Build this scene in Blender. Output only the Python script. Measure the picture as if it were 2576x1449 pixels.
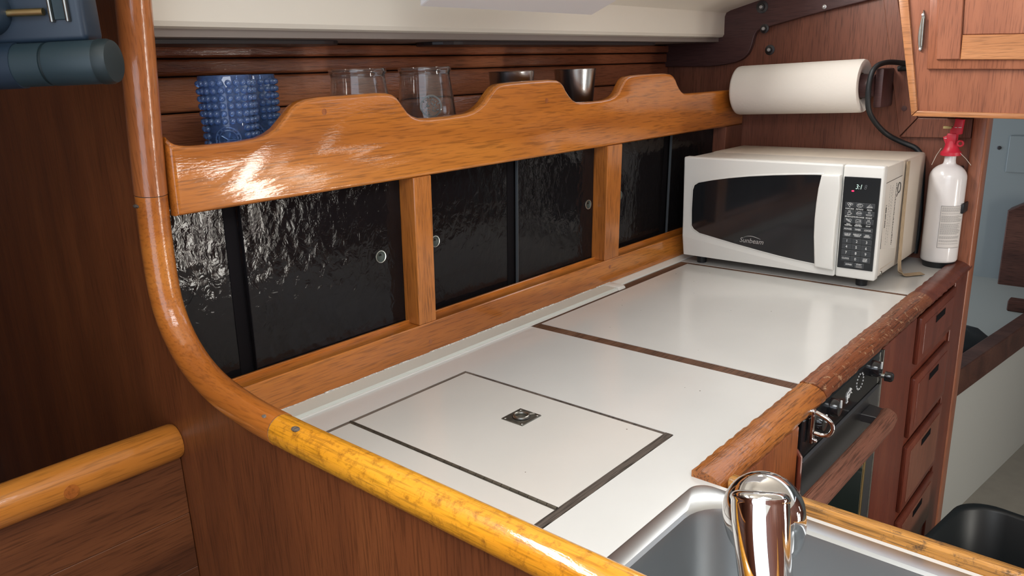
import bpy, bmesh, math, random
from mathutils import Vector, Matrix
random.seed(7)
PI = math.pi
for o in list(bpy.data.objects): bpy.data.objects.remove(o)
scn = bpy.context.scene
COL = scn.collection

# ------------------------------------------------------------------ camera
cd = bpy.data.cameras.new('camera'); cam = bpy.data.objects.new('camera', cd); COL.objects.link(cam)
cd.sensor_fit = 'HORIZONTAL'; cd.sensor_width = 36.0; cd.lens = 36.0*1954.276/2576
cd.clip_start = 0.02
right = Vector((0.65458474, -0.75529033, -0.03248596))
down = Vector((-0.22424158, -0.1529462, -0.96245684))
fwd = Vector((0.72196574, 0.63729427, -0.26948375))
m = Matrix.Identity(4)
for i in range(3):
    m[i][0] = right[i]; m[i][1] = -down[i]; m[i][2] = -fwd[i]
m.translation = (0, 0, 1.38)
cam.matrix_world = m
scn.camera = cam
# ------------------------------------------------------------------ light
w = bpy.data.worlds.new('sky'); scn.world = w; w.use_nodes = True
w.node_tree.nodes['Background'].inputs[0].default_value = (0.80, 0.88, 1.0, 1)
w.node_tree.nodes['Background'].inputs[1].default_value = 1.9
WIN_HULL = 22.0      # daylight in the panes of the cabin side above the galley
GLINT_FAR = 20.0       # tall unseen pane added across the cabin for shelf and door glints
GLINT_SMALL = 6.0     # two smaller panes added for more highlights on the shelf board
WIN_HATCH = 8.0     # deck hatch overhead
scn.view_settings.view_transform = 'Standard'
scn.view_settings.look = 'None'
scn.view_settings.gamma = 1.0
scn.view_settings.use_curve_mapping = False
scn.view_settings.exposure = 0.52

# ------------------------------------------------------------------ materials
MATS = {}
def srgb(r, g, b):
    f = lambda c: (c/255/12.92 if c/255 <= 0.04045 else ((c/255+0.055)/1.055)**2.4)
    return (f(r), f(g), f(b), 1)
def new_mat(name):
    mt = bpy.data.materials.new(name); mt.use_nodes = True
    MATS[name] = mt
    return mt, mt.node_tree, mt.node_tree.nodes['Principled BSDF']
def plain(name, col, rough=0.5, metal=0.0, coat=0.0, spec=0.5, noise=0.0, nscale=20.0, bump=0.0, bscale=60.0, aniso=None):
    mt, nt, b = new_mat(name)
    b.inputs['Base Color'].default_value = col
    b.inputs['Roughness'].default_value = rough
    b.inputs['Metallic'].default_value = metal
    b.inputs['Coat Weight'].default_value = coat
    b.inputs['Coat Roughness'].default_value = 0.08
    b.inputs['Specular IOR Level'].default_value = spec
    tc = nt.nodes.new('ShaderNodeTexCoord')
    if noise:
        n = nt.nodes.new('ShaderNodeTexNoise'); n.inputs['Scale'].default_value = nscale; n.inputs['Detail'].default_value = 6
        nt.links.new(tc.outputs['Object'], n.inputs['Vector'])
        r = nt.nodes.new('ShaderNodeValToRGB')
        r.color_ramp.elements[0].position = 0.3; r.color_ramp.elements[1].position = 0.7
        r.color_ramp.elements[0].color = tuple(c*(1-noise) for c in col[:3])+(1,)
        r.color_ramp.elements[1].color = tuple(min(1, c*(1+noise*0.5)) for c in col[:3])+(1,)
        nt.links.new(n.outputs['Fac'], r.inputs[0]); nt.links.new(r.outputs[0], b.inputs['Base Color'])
    if bump:
        n = nt.nodes.new('ShaderNodeTexNoise'); n.inputs['Scale'].default_value = bscale; n.inputs['Detail'].default_value = 4
        if aniso:
            mp = nt.nodes.new('ShaderNodeMapping'); mp.inputs['Scale'].default_value = aniso
            nt.links.new(tc.outputs['Object'], mp.inputs[0]); nt.links.new(mp.outputs[0], n.inputs['Vector'])
        else:
            nt.links.new(tc.outputs['Object'], n.inputs['Vector'])
        bp = nt.nodes.new('ShaderNodeBump'); bp.inputs['Strength'].default_value = bump; bp.inputs['Distance'].default_value = 0.002
        nt.links.new(n.outputs['Fac'], bp.inputs['Height']); nt.links.new(bp.outputs[0], b.inputs['Normal'])
    return mt
def wood(name, dark, mid, light, axis='X', rough=0.32, coat=0.7, coatr=0.1, peel=0.25, blotch=None, pore=0.5, scale=1.0):
    mt, nt, b = new_mat(name)
    N = nt.nodes.new; L = nt.links.new
    tc = N('ShaderNodeTexCoord')
    def mapped(al, ac):
        mp = N('ShaderNodeMapping')
        mp.inputs['Scale'].default_value = tuple((al if axis == a else ac)*scale for a in 'XYZ')
        L(tc.outputs['Object'], mp.inputs[0]); return mp
    m1 = mapped(1.6, 14); n1 = N('ShaderNodeTexNoise'); n1.inputs['Scale'].default_value = 1.0; n1.inputs['Detail'].default_value = 5; n1.inputs['Distortion'].default_value = 0.6
    L(m1.outputs[0], n1.inputs['Vector'])
    r1 = N('ShaderNodeValToRGB'); e = r1.color_ramp.elements
    e[0].position = 0.30; e[0].color = dark; e[1].position = 0.72; e[1].color = light
    x = e.new(0.52); x.color = mid
    L(n1.outputs['Fac'], r1.inputs[0])
    m2 = mapped(22, 420); n2 = N('ShaderNodeTexNoise'); n2.inputs['Scale'].default_value = 1.0; n2.inputs['Detail'].default_value = 2
    L(m2.outputs[0], n2.inputs['Vector'])
    r2 = N('ShaderNodeValToRGB'); r2.color_ramp.elements[0].position = 0.33; r2.color_ramp.elements[1].position = 0.5
    r2.color_ramp.elements[0].color = (1-pore,)*3+(1,); r2.color_ramp.elements[1].color = (1, 1, 1, 1)
    L(n2.outputs['Fac'], r2.inputs[0])
    mx = N('ShaderNodeMix'); mx.data_type = 'RGBA'; mx.blend_type = 'MULTIPLY'; mx.inputs['Factor'].default_value = 1.0
    L(r1.outputs[0], mx.inputs['A']); L(r2.outputs[0], mx.inputs['B'])
    out = mx.outputs['Result']
    if blotch:
        col, lo, hi, sc = blotch
        n3 = N('ShaderNodeTexNoise'); n3.inputs['Scale'].default_value = sc; n3.inputs['Detail'].default_value = 9; n3.inputs['Roughness'].default_value = 0.75
        L(tc.outputs['Object'], n3.inputs['Vector'])
        r3 = N('ShaderNodeValToRGB'); r3.color_ramp.elements[0].position = lo; r3.color_ramp.elements[1].position = hi
        r3.color_ramp.elements[0].color = (0, 0, 0, 1); r3.color_ramp.elements[1].color = (1, 1, 1, 1)
        L(n3.outputs['Fac'], r3.inputs[0])
        m3 = N('ShaderNodeMix'); m3.data_type = 'RGBA'
        L(r3.outputs[0], m3.inputs['Factor']); L(out, m3.inputs['A']); m3.inputs['B'].default_value = col
        out = m3.outputs['Result']
    L(out, b.inputs['Base Color'])
    b.inputs['Roughness'].default_value = rough
    b.inputs['Coat Weight'].default_value = coat; b.inputs['Coat Roughness'].default_value = coatr
    b.inputs['Specular IOR Level'].default_value = .25
    n4 = N('ShaderNodeTexNoise'); n4.inputs['Scale'].default_value = 1.0; n4.inputs['Detail'].default_value = 3
    m4 = mapped(90, 520); L(m4.outputs[0], n4.inputs['Vector'])
    bp = N('ShaderNodeBump'); bp.inputs['Strength'].default_value = peel; bp.inputs['Distance'].default_value = 0.002
    L(n4.outputs['Fac'], bp.inputs['Height']); L(bp.outputs[0], b.inputs['Normal']); L(bp.outputs[0], b.inputs['Coat Normal'])
    return mt
def glass(name, col, rough=0.02, ior=1.45, tr=1.0):
    mt, nt, b = new_mat(name)
    b.inputs['Base Color'].default_value = col; b.inputs['Roughness'].default_value = rough
    b.inputs['Transmission Weight'].default_value = tr; b.inputs['Coat Weight'].default_value = .5; b.inputs['Coat Roughness'].default_value = .03; b.inputs['IOR'].default_value = ior
    return mt
def smoked(name):
    # hammered smoked acrylic: mostly dark, a little see-through, glossy wavy face
    mt, nt, b = new_mat(name); N = nt.nodes.new; L = nt.links.new
    tc = N('ShaderNodeTexCoord')
    mp = N('ShaderNodeMapping'); mp.inputs['Scale'].default_value = (58, 58, 40); L(tc.outputs['Object'], mp.inputs[0])
    v = N('ShaderNodeTexVoronoi'); v.feature = 'SMOOTH_F1'; v.inputs['Scale'].default_value = 1.0; v.inputs['Smoothness'].default_value = 0.8
    n = N('ShaderNodeTexNoise'); n.inputs['Scale'].default_value = 1.4; n.inputs['Detail'].default_value = 3; n.inputs['Distortion'].default_value = 0.8
    L(mp.outputs[0], v.inputs['Vector']); L(mp.outputs[0], n.inputs['Vector'])
    ad = N('ShaderNodeMath'); ad.operation = 'ADD'; L(v.outputs['Distance'], ad.inputs[0]); L(n.outputs['Fac'], ad.inputs[1])
    bp = N('ShaderNodeBump'); bp.inputs['Strength'].default_value = 0.15; bp.inputs['Distance'].default_value = 0.006
    L(ad.outputs[0], bp.inputs['Height'])
    b.inputs['Base Color'].default_value = (0.010, 0.009, 0.010, 1); b.inputs['Roughness'].default_value = 0.08
    b.inputs['Specular IOR Level'].default_value = 0.32
    L(bp.outputs[0], b.inputs['Normal'])
    tr = N('ShaderNodeBsdfTransparent'); tr.inputs[0].default_value = (0.50, 0.30, 0.22, 1)
    mx = N('ShaderNodeMixShader'); mx.inputs[0].default_value = 0.22
    out = nt.nodes['Material Output']
    L(b.outputs[0], mx.inputs[1]); L(tr.outputs[0], mx.inputs[2]); L(mx.outputs[0], out.inputs['Surface'])
    return mt
def emit(name, col, s):
    mt, nt, b = new_mat(name)
    b.inputs['Base Color'].default_value = (0, 0, 0, 1)
    b.inputs['Emission Color'].default_value = col; b.inputs['Emission Strength'].default_value = s
    return mt

WX = wood('varnished_mahogany_x', (.34, .098, .013, 1), (.50, .160, .022, 1), (.62, .225, .034, 1), 'X', coat=1.0, coatr=.07, peel=.08, pore=.38)
WZ = wood('varnished_mahogany_z', (.34, .110, .022, 1), (.46, .155, .030, 1), (.56, .200, .042, 1), 'Z', coat=.7, peel=.18, pore=.4)
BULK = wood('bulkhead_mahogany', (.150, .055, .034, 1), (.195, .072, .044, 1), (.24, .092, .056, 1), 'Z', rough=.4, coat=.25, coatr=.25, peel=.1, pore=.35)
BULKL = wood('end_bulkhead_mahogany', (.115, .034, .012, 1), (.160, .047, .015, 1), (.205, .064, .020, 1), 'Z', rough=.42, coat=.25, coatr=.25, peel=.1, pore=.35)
PLANKX = wood('hull_plank_mahogany', (.36, .115, .050, 1), (.46, .155, .066, 1), (.54, .195, .084, 1), 'X', rough=.3, coat=.7, coatr=.12, peel=.3, pore=.4)
PANELX = wood('plank_panel_wood', (.055, .018, .008, 1), (.115, .038, .014, 1), (.165, .056, .020, 1), 'X', rough=.42, coat=.25, coatr=.25, peel=.1, pore=.4)
RAILA = wood('amber_rail', (.46, .140, .008, 1), (.66, .27, .016, 1), (.78, .38, .030, 1), 'Y', coat=1.0, coatr=.06, peel=.12, pore=.35, blotch=((.24, .085, .008, 1), .50, .70, 95))
RAILM = wood('amber_rail_bend', (.30, .085, .016, 1), (.44, .135, .022, 1), (.56, .20, .035, 1), 'Y', coat=1.0, coatr=.06, peel=.1, pore=.25, blotch=((.16, .045, .014, 1), .58, .75, 22))
RAILZ = wood('red_rail_upright', (.28, .085, .026, 1), (.36, .115, .034, 1), (.43, .150, .045, 1), 'Z', coat=.9, coatr=.1, peel=.08, pore=.25)
RAILX = wood('amber_rail_x', (.36, .115, .016, 1), (.46, .160, .024, 1), (.55, .21, .034, 1), 'X', coat=.8, coatr=.12, peel=.08, pore=.3)
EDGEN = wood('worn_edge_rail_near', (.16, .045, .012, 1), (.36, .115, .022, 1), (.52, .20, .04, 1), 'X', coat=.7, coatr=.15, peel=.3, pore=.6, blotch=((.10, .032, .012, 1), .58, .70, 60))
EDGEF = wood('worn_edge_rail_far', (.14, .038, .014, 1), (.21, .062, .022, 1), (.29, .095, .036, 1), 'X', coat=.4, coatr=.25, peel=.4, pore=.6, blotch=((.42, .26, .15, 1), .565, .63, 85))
EDGEY = wood('sink_edge_wood', (.20, .085, .018, 1), (.42, .18, .035, 1), (.58, .27, .055, 1), 'Y', coat=.6, coatr=.15, peel=.3, pore=.6, blotch=((.10, .05, .018, 1), .55, .66, 55))
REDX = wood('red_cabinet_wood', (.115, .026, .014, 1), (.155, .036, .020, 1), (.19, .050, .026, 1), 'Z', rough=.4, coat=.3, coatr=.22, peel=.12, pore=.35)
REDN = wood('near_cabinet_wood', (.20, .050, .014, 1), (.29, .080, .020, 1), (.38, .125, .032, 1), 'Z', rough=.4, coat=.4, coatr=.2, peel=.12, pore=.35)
LOCK = wood('locker_door_wood', (.27, .095, .050, 1), (.33, .120, .062, 1), (.39, .150, .080, 1), 'Z', rough=.4, coat=.35, coatr=.22, peel=.1, pore=.3)
LOCKY = wood('locker_rail_wood', (.34, .135, .050, 1), (.44, .185, .072, 1), (.53, .24, .10, 1), 'Y', rough=.4, coat=.35, coatr=.22, peel=.1, pore=.35)
KNEE = wood('dark_knee_wood', (.055, .026, .026, 1), (.075, .034, .032, 1), (.095, .044, .040, 1), 'Y', rough=.45, coat=.2, coatr=.3, peel=.1, pore=.3)
STRIP = wood('dark_seam_wood', (.085, .040, .022, 1), (.13, .062, .034, 1), (.19, .10, .06, 1), 'X', rough=.6, coat=.05, peel=.5, pore=.5)
STRIPG = wood('weathered_seam_wood', (.060, .048, .040, 1), (.12, .095, .078, 1), (.21, .17, .14, 1), 'X', rough=.75, coat=0, peel=.8, pore=.6)
BAR = wood('worn_handle_wood', (.14, .055, .035, 1), (.20, .080, .050, 1), (.27, .125, .085, 1), 'X', rough=.7, coat=0, peel=.7, pore=.5)
FWOOD = wood('dim_cabin_wood', (.05, .02, .014, 1), (.08, .032, .022, 1), (.11, .048, .032, 1), 'Y', rough=.5, coat=.1, peel=.1)
LAM = plain('white_laminate', (.655, .655, .635, 1), .22, noise=.05, nscale=5, bump=.02, bscale=9, coat=.3)
LIDM = plain('white_laminate_lid', (.64, .622, .585, 1), .25, noise=.05, nscale=5, bump=.02, bscale=9, coat=.25)
CREAM = plain('cream_paint', (.72, .67, .58, 1), .4, noise=.05, nscale=3)
WPANEL = plain('white_overhead_panel', (.70, .69, .70, 1), .45)
DECKU = plain('side_deck_lining', (.20, .165, .145, 1), .5)
DARKP = plain('dark_inset_panel', (.035, .028, .030, 1), .35)
PLASW = plain('white_plastic', (.74, .73, .69, 1), .32, coat=.1)
PLASC = plain('raceway_plastic', (.62, .65, .60, 1), .35)
CAULK = plain('old_white_caulk', (.72, .69, .65, 1), .7, noise=.6, nscale=220)
MWW = plain('microwave_white', (.74, .74, .71, 1), .35)
MWBODY = plain('microwave_side_white', (.66, .62, .56, 1), .4, noise=.06, nscale=9)
MWYEL = plain('yellowed_cover', (.58, .51, .43, 1), .45, noise=.10, nscale=9)
BLACKG = plain('black_glass', (.012, .013, .015, 1), .08, coat=.3)
KEYBLK = plain('keypad_black', (.014, .017, .020, 1), .22)
KEYBTN = plain('button_grey', (.040, .046, .052, 1), .4)
PRINT = plain('white_print', (.66, .68, .68, 1), .6)
PRINTD = plain('faint_print', (.10, .11, .12, 1), .6)
PRINTK = plain('black_print', (.03, .03, .03, 1), .7)
PRINTG = plain('grey_print', (.33, .32, .31, 1), .7)
SILV = plain('silver_print', (.50, .50, .50, 1), .35, metal=.6)
LED = emit('red_lamp', (1, .02, .10, 1), 1.6)
DIGIT = emit('clock_digits', (.75, .95, .85, 1), .75)
STEEL = plain('brushed_steel', (.56, .58, .60, 1), .24, metal=1, bump=.06, bscale=1, aniso=(30, 900, 900))
SINKS = plain('sink_steel', (.52, .54, .55, 1), .34, metal=1, bump=.05, bscale=40)
CHROME = plain('chrome', (.80, .80, .80, 1), .05, metal=1)
DULLST = plain('dull_metal', (.34, .34, .31, 1), .32, metal=1, noise=.2, nscale=90)
HINGEM = plain('tarnished_hinge', (.17, .155, .125, 1), .42, metal=.8, noise=.3, nscale=120)
PLATEM = plain('tarnished_pull', (.20, .20, .175, 1), .35, metal=.85, noise=.35, nscale=120)
OVENST = plain('oven_steel', (.15, .15, .155, 1), .40, metal=.9)
OVENBL = plain('oven_enamel', (.010, .011, .013, 1), .16, coat=.3)
OVENGL = plain('oven_glass', (.012, .020, .016, 1), .06, coat=.5)
BRASS = plain('brass', (.62, .47, .22, 1), .3, metal=1)
TEAL = plain('dark_teal_plastic', (.018, .036, .046, 1), .45)
TEALD = plain('darker_teal_plastic', (.008, .018, .022, 1), .5)
BLUEH = plain('dark_blue_housing', (.016, .030, .050, 1), .4)
BLACKP = plain('black_plastic', (.010, .012, .014, 1), .45)
BINM = plain('bin_plastic', (.010, .014, .016, 1), .42)
CABLE = plain('black_cable', (.010, .013, .015, 1), .5)
BLUEGL = glass('cobalt_glass', (.22, .36, .66, 1), .03, 1.25, .85)
BEADM = glass('cobalt_bead_glass', (.34, .55, .92, 1), .02, 1.45, .86)
SMOKEGL = glass('grey_jar_glass', (.80, .79, .78, 1), .01, 1.3, .985)
EMBOSS = glass('jar_emblem_glass', (.34, .36, .36, 1), .05, 1.5, .55)
PAPER = plain('paper_towel', (.74, .70, .64, 1), .9, bump=.25, bscale=160)
CARDB = plain('cardboard_core', (.25, .18, .12, 1), .8)
EXTW = plain('white_enamel', (.78, .76, .75, 1), .22, coat=.5)
EXTR = plain('red_plastic', (.55, .020, .045, 1), .4)
LABELM = plain('label_paper', (.66, .63, .60, 1), .6)
TAN = plain('tan_webbing', (.44, .33, .21, 1), .8, noise=.15, nscale=80)
TANTAG = plain('yellow_tag', (.45, .36, .15, 1), .6)
CORD = plain('pale_cord', (.55, .50, .42, 1), .8)
SMOKED = smoked('smoked_acrylic')
DARKM = plain('dark_seal', (.006, .005, .006, 1), .8, spec=.1)  # matte near-black, also the colour of the shade painted on rear doors
CUP = plain('finger_cup', (.035, .050, .044, 1), .4)
EDGEG = plain('acrylic_edge', (.07, .08, .09, 1), .4)
RIM = plain('pull_rim', (.62, .66, .62, 1), .25, metal=.9)
FLOOR = plain('cabin_sole', (.30, .28, .24, 1), .5, noise=.1)
GREYW = plain('grey_painted_wall', (.20, .23, .23, 1), .6)
FBUNK = plain('bunk_front', (.40, .41, .39, 1), .55)
MATTR = plain('bunk_top', (.30, .31, .28, 1), .7)
BOLT = plain('dark_bolt', (.09, .09, .095, 1), .3, metal=.9)
DIRT = plain('dirt_speck', (.08, .06, .04, 1), .8)
SKYH = emit('daylight_pane_hull', (1.0, .98, .95, 1), WIN_HULL)
GLINTF = emit('daylight_pane_far', (1.0, .96, .88, 1), GLINT_FAR)
GLINTG = emit('daylight_pane_small', (1.0, .95, .85, 1), GLINT_SMALL)
SKYT = emit('daylight_hatch', (.95, .98, 1.0, 1), WIN_HATCH)

# ------------------------------------------------------------------ builders
class MB:
    """collects shapes into one bmesh; build() links it as ONE mesh object (world coordinates)"""
    def __init__(self): self.bm = bmesh.new()
    def box(self, x0, x1, y0, y1, z0, z1, bev=0.0, seg=2):
        b = bmesh.new()
        bmesh.ops.create_cube(b, size=1.0)
        for v in b.verts:
            v.co = Vector(((x0+x1)/2+v.co.x*(x1-x0), (y0+y1)/2+v.co.y*(y1-y0), (z0+z1)/2+v.co.z*(z1-z0)))
        if bev: bmesh.ops.bevel(b, geom=b.edges[:], offset=bev, segments=seg, profile=0.5, affect='EDGES')
        return self.merge(b)
    def merge(self, b):
        me = bpy.data.meshes.new('tmp'); b.to_mesh(me); b.free(); self.bm.from_mesh(me); bpy.data.meshes.remove(me); return self
    def prism(self, pts, axis, lo, hi, bev=0.0, seg=2):
        """polygon extruded along an axis; pts are the two other coordinates in xyz order"""
        b = bmesh.new()
        def P(p, t):
            return {'x': (t, p[0], p[1]), 'y': (p[0], t, p[1]), 'z': (p[0], p[1], t)}[axis]
        va = [b.verts.new(P(p, lo)) for p in pts]; vb = [b.verts.new(P(p, hi)) for p in pts]
        n = len(pts)
        fa = b.faces.new(va); fb = b.faces.new(vb[::-1])
        for i in range(n): b.faces.new((va[i], vb[i], vb[(i+1) % n], va[(i+1) % n]))
        bmesh.ops.recalc_face_normals(b, faces=b.faces[:])
        if bev:
            ed = [e for e in b.edges if e.link_faces[0] in (fa, fb) or (len(e.link_faces) > 1 and e.link_faces[1] in (fa, fb))]
            bmesh.ops.bevel(b, geom=ed, offset=bev, segments=seg, profile=0.5, affect='EDGES')
        return self.merge(b)
    def tube(self, pts, r, seg=16, cap=True, flat=None):
        pts = [Vector(p) for p in pts]; b = bmesh.new(); rings = []
        up = None
        for i, p in enumerate(pts):
            t = (pts[min(i+1, len(pts)-1)]-pts[max(i-1, 0)]).normalized()
            if up is None:
                up = Vector((0, 0, 1)) if abs(t.z) < 0.9 else Vector((1, 0, 0))
            s = t.cross(up).normalized(); up = s.cross(t).normalized()
            rr = r[i] if isinstance(r, (list, tuple)) else r
            k = flat or 1.0
            rings.append([b.verts.new(p+s*math.cos(2*PI*j/seg)*rr+up*math.sin(2*PI*j/seg)*rr*k) for j in range(seg)])
        for a, c in zip(rings, rings[1:]):
            for j in range(seg): b.faces.new((a[j], a[(j+1) % seg], c[(j+1) % seg], c[j]))
        if cap: b.faces.new(rings[0][::-1]); b.faces.new(rings[-1])
        bmesh.ops.recalc_face_normals(b, faces=b.faces[:])
        return self.merge(b)
    def lathe(self, prof, mat=Matrix.Identity(4), seg=32, close=False):
        """prof: list of (radius, height); mat places it"""
        b = bmesh.new(); rings = []
        for r, h in prof:
            if r < 1e-6: rings.append([b.verts.new(mat @ Vector((0, 0, h)))])
            else: rings.append([b.verts.new(mat @ Vector((r*math.cos(2*PI*j/seg), r*math.sin(2*PI*j/seg), h))) for j in range(seg)])
        pairs = list(zip(rings, rings[1:]))
        if close: pairs.append((rings[-1], rings[0]))
        for a, c in pairs:
            for j in range(seg):
                k = (j+1) % seg
                if len(a) == 1 and len(c) == 1: continue
                if len(a) == 1: b.faces.new((a[0], c[k], c[j]))
                elif len(c) == 1: b.faces.new((a[j], a[k], c[0]))
                else: b.faces.new((a[j], a[k], c[k], c[j]))
        bmesh.ops.recalc_face_normals(b, faces=b.faces[:])
        return self.merge(b)
    def ball(self, c, r, sub=1, sc=(1, 1, 1)):
        b = bmesh.new(); bmesh.ops.create_icosphere(b, subdivisions=sub, radius=r)
        for v in b.verts: v.co = Vector((c[0]+v.co.x*sc[0], c[1]+v.co.y*sc[1], c[2]+v.co.z*sc[2]))
        return self.merge(b)
    def quad(self, a, b_, c, d):
        vs = [self.bm.verts.new(p) for p in (a, b_, c, d)]; self.bm.faces.new(vs); return self
    def build(self, name, mat, parent=None, smooth=False, warp=None, ang=40):
        if warp:
            for v in self.bm.verts: v.co = Vector(warp(v.co))
        me = bpy.data.meshes.new(name); self.bm.to_mesh(me); self.bm.free()
        me.materials.append(mat)
        o = bpy.data.objects.new(name, me); COL.objects.link(o)
        if smooth:
            for p in me.polygons: p.use_smooth = True
            me.set_sharp_from_angle(angle=math.radians(ang))
        put(o, parent)
        return o
def world_of(o):
    mt = o.matrix_basis.copy()
    if o.parent: mt = world_of(o.parent) @ o.matrix_parent_inverse @ mt
    return mt
def put(o, parent):
    if parent is not None:
        o.parent = parent; o.matrix_parent_inverse = world_of(parent).inverted()
def tag(o, label=None, cat=None, group=None, kind=None):
    if label: o['label'] = label
    if cat: o['category'] = cat
    if group: o['group'] = group
    if kind: o['kind'] = kind
    return o
def thing(name, loc, label, cat, group=None):
    o = bpy.data.objects.new(name, None); COL.objects.link(o); o.location = loc; o.empty_display_size = .05
    return tag(o, label, cat, group)
def struct(name, loc=None, mb=None, mat=None, label=None, **k):
    if mb is None:
        o = bpy.data.objects.new(name, None); COL.objects.link(o); o.location = loc; o.empty_display_size = .05
    else: o = mb.build(name, mat, **k)
    return tag(o, label, None, None, 'structure')
def smoothline(pts, it=2):
    for _ in range(it):
        q = [pts[0]]
        for a, b in zip(pts, pts[1:]):
            q.append(tuple(a[i]*.75+b[i]*.25 for i in range(len(a)))); q.append(tuple(a[i]*.25+b[i]*.75 for i in range(len(a))))
        q.append(pts[-1]); pts = q
    return pts
FRONT = Matrix(((0, 0, -1), (-1, 0, 0), (0, 1, 0))).to_4x4()     # text on a face that looks towards -X
SIDE = Matrix(((0, 1, 0), (0, 0, -1), (-1, 0, 0))).to_4x4()      # text on a face that looks towards -Y, read downwards
AISLE = Matrix(((1, 0, 0), (0, 0, -1), (0, 1, 0))).to_4x4()      # text on a face that looks towards -Y, upright
def text(s, size, loc, rot, mat, parent, name='lettering', xs=1.0, bold=0.0, shear=0.0, align='CENTER'):
    c = bpy.data.curves.new('t', 'FONT'); c.body = s; c.size = size; c.align_x = align; c.align_y = 'CENTER'
    c.extrude = 0.00008; c.offset = bold; c.shear = shear; c.resolution_u = 3; c.space_line = .75
    t = bpy.data.objects.new('t', c)
    me = bpy.data.meshes.new_from_object(t)
    bpy.data.objects.remove(t); bpy.data.curves.remove(c)
    mt = Matrix.Translation(loc) @ rot @ Matrix.Diagonal((xs, 1, 1, 1))
    me.transform(mt); me.materials.clear(); me.materials.append(mat); me.name = name
    o = bpy.data.objects.new(name, me); COL.objects.link(o); put(o, parent)
    return o
def Mx(loc, axis='z'):
    R = {'z': Matrix.Identity(4), 'x': Matrix.Rotation(PI/2, 4, 'Y'), '-x': Matrix.Rotation(-PI/2, 4, 'Y'),
         'y': Matrix.Rotation(-PI/2, 4, 'X'), '-y': Matrix.Rotation(PI/2, 4, 'X')}[axis]
    return Matrix.Translation(loc) @ R

ZC = 0.92                                   # worktop height
XB = 1.98                                   # forward bulkhead
lean = lambda p: (p.x, p.y-.035*(p.z-ZC), p.z)   # the locker front leans in a touch at the top

# ================================================================== THE SETTING
struct('floor', None, MB().box(-1.6, 3.4, -1.4, 2.0, -.04, 0), FLOOR)
# --- headliner over the galley: side-deck lining, cream carlin, cabin side, overhead
prof = [(.985, 1.444), (.974, 1.446), (.970, 1.452), (.970, 1.496), (.966, 1.505), (.955, 1.510), (.86, 1.533), (.80, 1.57), (.735, 1.86), (.70, 1.90), (-.95, 1.90), (-1.10, 1.86), (-1.18, 1.52)]
head = MB()
XN = lambda p: .404 if p[0] > .70 else -.9
for (a, b) in zip(prof, prof[1:]):
    head.quad((XN(a), a[0], a[1]), (XB+.02, a[0], a[1]), (XB+.02, b[0], b[1]), (XN(b), b[0], b[1]))
bmesh.ops.remove_doubles(head.bm, verts=head.bm.verts[:], dist=1e-5)
ceil = struct('ceiling', None, head, CREAM, 'cream painted headliner with a rounded lower lip over the mug shelf', smooth=True, ang=30)
MB().box(.424, XB, .985, 1.20, 1.434, 1.444).build('side_deck_lining', DECKU, ceil)
for x0, x1 in ((.426, .80), (1.00, 1.75)):
    pl = []
    for k in range(9): a = PI/2+PI*k/8; pl.append((x0+.05+.05*math.cos(a), 1.075+.05*math.sin(a)))
    for k in range(9): a = -PI/2+PI*k/8; pl.append((x1-.05+.05*math.cos(a), 1.075+.05*math.sin(a)))
    MB().prism(pl, 'z', 1.4275, 1.4345, .0015).build('inset_panel', DARKP, ceil)
for x in (.70, 1.09, 1.30, 1.55):
    MB().lathe([(0, 0), (.003, 0), (.003, .0015), (0, .002)], Mx((x, 1.045, 1.4274), '-x') @ Matrix.Rotation(PI/2, 4, 'Y'), 10).build('screw', SILV, ceil)
# lowered white panel under the overhead
MB().prism([(.85, 1.471), (.85, 1.533), (.45, 1.70), (.45, 1.625)], 'x', .788, 1.205, .003).build('overhead_panel', WPANEL, ceil)
# panes of daylight in the cabin sides and the deck hatch
def pane(name, pts, mat, fr):
    o = struct(name, None, MB().quad(*pts), mat)
    f = MB()
    P = [Vector(p) for p in pts]
    for a, b in zip(P, P[1:]+P[:1]): f.tube([a, b], .012, 8)
    f.build('window_frame', fr, o)
    return o
pane('window_1', [(-.35, .786, 1.61), (.30, .786, 1.61), (.30, .752, 1.78), (-.35, .752, 1.78)], SKYH, DULLST)
pane('window_2', [(1.05, .786, 1.61), (1.60, .786, 1.61), (1.60, .752, 1.78), (1.05, .752, 1.78)], SKYH, DULLST)
pane('window_3', [(-.35, -.55, 1.893), (.45, -.55, 1.893), (.45, .10, 1.893), (-.35, .10, 1.893)], SKYT, DULLST)
sal = struct('wall_saloon', None, MB().prism([(.80, 1.56), (.735, 1.86), (.70, 1.90), (.72, 1.90), (.82, 1.56)], 'x', -.95, .402), CREAM)
MB().box(-.95, .402, .80, 2.00, 1.545, 1.56).build('side_deck', CREAM, sal)
MB().box(-.95, .402, 1.98, 2.00, 0, 1.545).build('hull_lining', BULK, sal)
struct('wall_aft', None, MB().box(-.97, -.95, .35, 2.00, 0, 1.90), BULK)
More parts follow.
